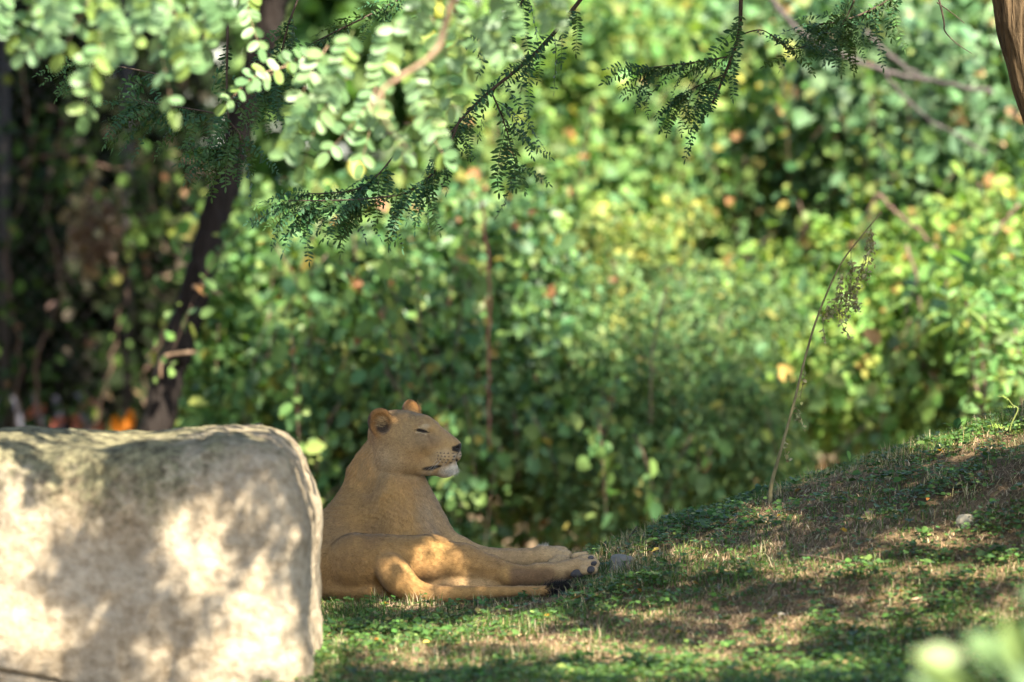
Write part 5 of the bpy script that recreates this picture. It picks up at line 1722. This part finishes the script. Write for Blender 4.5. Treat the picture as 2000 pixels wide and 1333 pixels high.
# ------------------------------------------------------------------ the bent dry stem on the ridge
b0 = hit(1503, 985)
weed = thing("dry_weed", "tall bent dry weed stem with hanging seed clusters on the ridge", "weed", tuple(b0))
WO = np.array(b0); WY = b0[1]
m_weed = bark_mat("weed_stem", (.10, .085, .04), (.26, .22, .11), 40, .25, .3)
wp = catmull([at(1503, 992, WY), at(1507, 945, WY), at(1525, 880, WY), at(1550, 790, WY), at(1575, 690, WY), at(1600, 610, WY), at(1640, 520, WY), at(1680, 465, WY), at(1722, 414, WY)], 8)
part("stem", tube(wp, np.interp(np.linspace(0, 1, len(wp)), [0, .3, 1], [.0105, .006, .0022]), 8), m_weed, weed, WO)
m_seed = leaf_mat("dry_seed_leaf", .35, .6, .3)
def cluster(path, n, width, seed):
    rr = np.random.default_rng(seed)
    P0 = catmull([at(a, b, WY + .01) for a, b in path], 8)
    mb = MB()
    V, F = tube(P0, np.full(len(P0), .0013), 4)
    mb.add(V - WO, F, (.22, .20, .09))
    i = rr.integers(3, len(P0), n)
    P = P0[i] + rr.normal(size=(n, 3)) * np.array([width, width, .006]) * (.4 + .9 * (i / len(P0)))[:, None]
    sz = rr.uniform(.011, .024, n)
    V, F, cc = leaf_cloud(P - WO, rr.normal(size=(n, 3)) + np.array([0, -.6, .3]), rr.normal(size=(n, 3)) + np.array([0, 0, -.7]), sz, sz * .65, palette(n, [(.32, .30, .15), (.42, .38, .21), (.22, .21, .10)], [2, 2, 2], rr), fold=.3)
    mb.add(V, F, cc)
    mb.build("seed_cluster", m_seed, weed)
for i, (pt, n_, w_) in enumerate((([(1700, 440), (1702, 470), (1697, 500), (1690, 548)], 110, .010), ([(1662, 490), (1662, 540), (1655, 580), (1650, 618)], 130, .011), ([(1690, 500), (1676, 545), (1668, 580), (1675, 605)], 120, .009),
                               ([(1640, 525), (1640, 570), (1625, 600), (1610, 622)], 110, .010), ([(1605, 605), (1608, 640), (1611, 668)], 14, .004), ([(1645, 560), (1640, 620), (1660, 660)], 30, .006),
                               ([(1553, 790), (1560, 810), (1570, 842)], 22, .006), ([(1535, 850), (1533, 880), (1540, 900)], 14, .005), ([(1572, 700), (1570, 740), (1562, 780)], 12, .004))):
    cluster(pt, n_, w_, 500 + i)

# ------------------------------------------------------------------ stones, ridge plants, fallen leaves
m_stone = attr_mat("pale_stone", rough=.9, spec=.2, bump_scale=60, bump=.6, bump_dist=.01, vary=.3, vscale=25)
def stone(px, py, w, h, colr, label, seed, sink=.3):
    g = hit(px, py)
    bm = bmesh.new()
    bmesh.ops.create_icosphere(bm, subdivisions=4, radius=1.0)
    v = np.array([q.co[:] for q in bm.verts]); fc = np.array([[q.index for q in p.verts] for p in bm.faces]); bm.free()
    d = unit(v)
    v = v * (1 + .22 * fbm(d + seed, 1.3, 3, seed))[:, None]
    v = np.sign(v) * np.abs(v) ** .85
    v = v * np.array([w, w * .75, h])
    o = link("stone", np_mesh("stone", v, fc, m_stone, True, np.tile(colr, (len(v), 1))))
    o.location = (g[0], g[1], g[2] + h * (1 - sink * 2) * .8)
    o.rotation_euler = (0, 0, seed * 1.3)
    return tag(o, label, "stone")
stone(1886, 1026, .042, .028, (.34, .29, .20), "pale round stone lying high on the right slope", 3)
stone(1214, 1112, .075, .042, (.20, .175, .14), "flat grey stone in the grass right of the paws", 6)
stone(1667, 1008, .010, .008, (.32, .28, .21), "tiny pale pebble in the middle of the slope", 9)
stone(1526, 1204, .016, .012, (.32, .27, .19), "small pale stone among the clover lower right", 12)
stone(1697, 1004, .020, .010, (.26, .19, .13), "small brown stone beside the tiny pebble", 15)

def rosette(px, py, n, L, W, up, seed, label, colr, nm="broadleaf_weed", Y=None):
    rr = np.random.default_rng(seed)
    g = hit(px, py) if Y is None else at(px, py, Y)
    root = thing(nm, label, "plant", tuple(g))
    for i in range(n):
        a_ = rr.random() * 6.28
        d = np.array([[math.cos(a_), math.sin(a_) * .5, up * rr.uniform(.6, 1.4)]])
        l_ = L * rr.uniform(.7, 1.1)
        t = np.linspace(0, 1, 6); w = W * np.sin(np.pi * (.08 + .9 * t)) / 2
        dd = unit(d[0]); sd_ = unit(np.cross(dd, [0, 0, 1.0])); nn = np.cross(sd_, dd)
        mid = dd * l_ * t[:, None] + np.array([0, 0, -1]) * (.35 * l_ * t ** 2)[:, None]
        V = np.vstack([mid, mid + sd_ * w[:, None] + nn * w[:, None] * .3, mid - sd_ * w[:, None] + nn * w[:, None] * .3])
        k = np.arange(5)[:, None]
        F = np.vstack([np.hstack([k, k + 1, k + 7, k + 6]), np.hstack([k + 1, k, k + 12, k + 13])])
        link("leaf", np_mesh("leaf", V, F, m_herb, True, np.tile(palette(1, [colr], [1], rr)[0], (len(V), 1))), root)
    return root
rosette(1868, 842, 5, .085, .035, 1.6, 1, "dark upright broadleaf weed on the ridge skyline", (.035, .085, .035))
rosette(1660, 900, 3, .075, .014, .9, 2, "bright pointed grass-like weed on the ridge, right of the dry stem", (.16, .28, .06))
rosette(1482, 965, 4, .07, .03, 1.6, 3, "grey green toothed weed just left of the dry stem", (.06, .12, .07))
rosette(1725, 935, 6, .09, .035, .4, 4, "flat broadleaf weed in shade on the upper slope", (.05, .11, .035))
rosette(850, 1178, 4, .055, .040, .9, 5, "small broadleaf weed in front of the tail", (.06, .15, .035))
rosette(978, 1300, 3, .10, .030, 3.0, 6, "upright blurred dock leaf at the bottom edge", (.08, .16, .05))
rosette(680, 1232, 3, .06, .035, 1.2, 7, "pale round weed leaf beside the boulder's foot", (.12, .17, .07))
rosette(1930, 900, 6, .09, .035, .5, 8, "broadleaf weed in shade at the right end of the ridge", (.05, .11, .04))
# feathery locust sprout on the ridge at right
g = hit(1972, 850)
sp = thing("locust_sprout", "thin feathery yellow green sprout arching up at the right end of the ridge", "sprout", tuple(g))
m_spr = leaf_mat("sprout_leaf", .4, .5, .3)
q = catmull([g, at(1975, 830, g[1]), at(1988, 800, g[1]), at(1978, 792, g[1]), at(1966, 778, g[1]), at(1948, 774, g[1])], 6)
part("stem", tube(q, np.linspace(.0035, .0012, len(q)), 6), m_spr, sp, g)
sp.children[0].data.color_attributes.new("Col", 'FLOAT_COLOR', 'POINT')
_c = np.tile(np.array([.22, .26, .07, 1.0], dtype=np.float32), (len(sp.children[0].data.vertices), 1))
sp.children[0].data.color_attributes["Col"].data.foreach_set("color", _c.ravel())
spm = frond_mesh("frond", m_spr, npairs=11, length=.085, lw=.005, ll=.016, seed=77, droop=.2, col=(.20, .28, .05)).mesh("frond", m_spr)
for (t, dx, dz) in ((.15, -1, .25), (.1, 1, -.1), (.12, .8, -.7), (.75, -.6, .5), (.5, -1, .1)):
    k = int(t * (len(q) - 1))
    f_ = link("frond", spm, sp)
    f_.matrix_local = mat4(frame_from(np.array([dx, -.2, dz]), np.array([0, -.6, 1.0])), q[k] - g, .9 if t < .3 else .45)
# fallen yellow and orange leaves
rr = np.random.default_rng(71)
fl = []
for s, c_ in enumerate(((.55, .30, .04), (.50, .20, .05), (.58, .42, .10), (.34, .17, .07))):
    V, F, cc = leaf_cloud(np.zeros((1, 3)), np.array([[0, 0, 1.0]]), np.array([[1.0, 0, 0]]), .030, .019, np.array([c_]), fold=.3, droop=.1)
    fl.append(np_mesh("fallen_leaf", V, F, m_herb, True, cc))
spots = [(948, 1228), (640, 1247), (1385, 1070), (1565, 962), (1830, 885), (1755, 1160), (1620, 1200), (1365, 1150), (1420, 1175), (750, 1264), (840, 1262), (1655, 1035), (1640, 1040), (1810, 985), (1905, 1150), (1780, 1195), (1530, 1010), (1250, 1165), (1290, 1080), (1600, 1310), (1075, 1210), (880, 1280), (1440, 1000), (1950, 1010), (1700, 1180), (1870, 1225), (1330, 1240), (1120, 1180), (755, 1185), (1005, 1195)]
WHERE = ["in the sunny grass below the hind thigh", "at the foot of the boulder's edge", "on the slope right of the flat grey stone", "on the skyline right of the dry stem", "in the sunlit strip of the upper ridge",
         "between the long sun streak and the lower right stick", "above the small pale stone in the clover", "left of the middle of the lower slope", "in the middle of the lower slope", "in the bare patch near the boulder",
         "in the bare patch below the tail", "just below the tiny pale pebble", "beside the one below the tiny pebble", "left of the pale round stone", "at the right end of the long sun streak",
         "below the pale lower right stick", "directly below the foot of the dry stem", "on the slope below the flat grey stone", "above the sun patch right of the paws", "at the bottom edge right of the middle",
         "on the ground below the tail tuft", "in the clover below the bare patch", "on the ridge left of the dry stem", "at the right edge of the slope, level with the round stone", "left of the pale lower right stick",
         "near the blurred shoot at the lower right", "in the sunny clover at the bottom middle", "just right of the tail tuft", "under the lioness's rump by the tail bend", "below the middle of the tail"]
for i, (a, b) in enumerate(spots):
    g = hit(a, b)
    o = link("fallen_leaf", fl[i % 4])
    o.location = (g[0], g[1], g[2] + .014)
    o.rotation_euler = (rr.normal() * .4, rr.normal() * .4, rr.random() * 6.28)
    o.scale = (1.0,) * 3 if i % 3 else (1.3,) * 3
    tag(o, "fallen " + ("orange yellow", "orange", "pale yellow", "brown")[i % 4] + " leaf " + WHERE[i], "leaf", "fallen autumn leaves on the ground")
# a few sticks
for i, (x0_, y0_, x1_, y1_, lab) in enumerate(((1200, 1085, 1245, 1048, "thin dark stick leaning over the flat grey stone"), (1770, 1180, 1850, 1160, "pale stick lying on the lower right slope"), (985, 1200, 1045, 1182, "thin straw coloured stick in front of the tail tuft"), (1560, 1090, 1650, 1105, "brown stick lying across the middle of the slope"))):
    A, B = hit(x0_, y0_), hit(x1_, y1_)
    M_ = (A + B) / 2; M_[2] = ground_z(M_[0], M_[1])[0]
    q = np.array([A, M_, B]); q[:, 2] += .012
    if i == 0: q[2, 2] += .03
    tag(part("stick", limb(q, .005, .003, 5, 6), m_tan if i else m_twig, None, np.zeros(3)), lab, "stick")
# blurred leafy shoot close to the camera, lower right
m_near = leaf_mat("near_leaf", .35, .5, .4)
nr = thing("foreground_shoot", "heavily blurred pale green leafy shoot close to the camera at the lower right corner", "shoot", tuple(at(2060, 1520, -9.0)))
NO = np.array(nr.location)
for i, (a, b, a2, b2, L, W) in enumerate(((1900, 1345, 1765, 1295, .15, .10), (1880, 1380, 1730, 1335, .13, .08), (1960, 1345, 1860, 1240, .15, .11), (2010, 1335, 1950, 1215, .14, .10), (2060, 1320, 1995, 1205, .14, .10), (2060, 1215, 1975, 1170, .11, .075), (1930, 1400, 1820, 1330, .15, .10), (2040, 1400, 1940, 1280, .16, .11), (1990, 1340, 1920, 1270, .13, .10))):
    A, B = at(a, b - 25, -9.0), at(a2, b2 - 25, -9.0 - .04 * (i % 3))
    d = unit(B - A)
    part("stem", limb([NO, (NO + A) / 2 + np.array([0, 0, .02]), A], .003, .002, 4, 6), m_spr, nr, NO)
    V, F, cc = leaf_cloud(A[None], np.array([[.2, -.8, .7]]), d[None], L, W, np.array([(.13, .20, .085) if i % 3 else (.15, .21, .06)]), fold=.2)
    link("leaf", np_mesh("leaf", V - NO, F, m_near, True, cc), nr)
for ch_ in nr.children:
    if ch_.name.startswith("stem"):
        at_ = ch_.data.color_attributes.new("Col", 'FLOAT_COLOR', 'POINT')
        at_.data.foreach_set("color", np.tile(np.array([.14, .2, .06, 1.0], dtype=np.float32), (len(ch_.data.vertices), 1)).ravel())
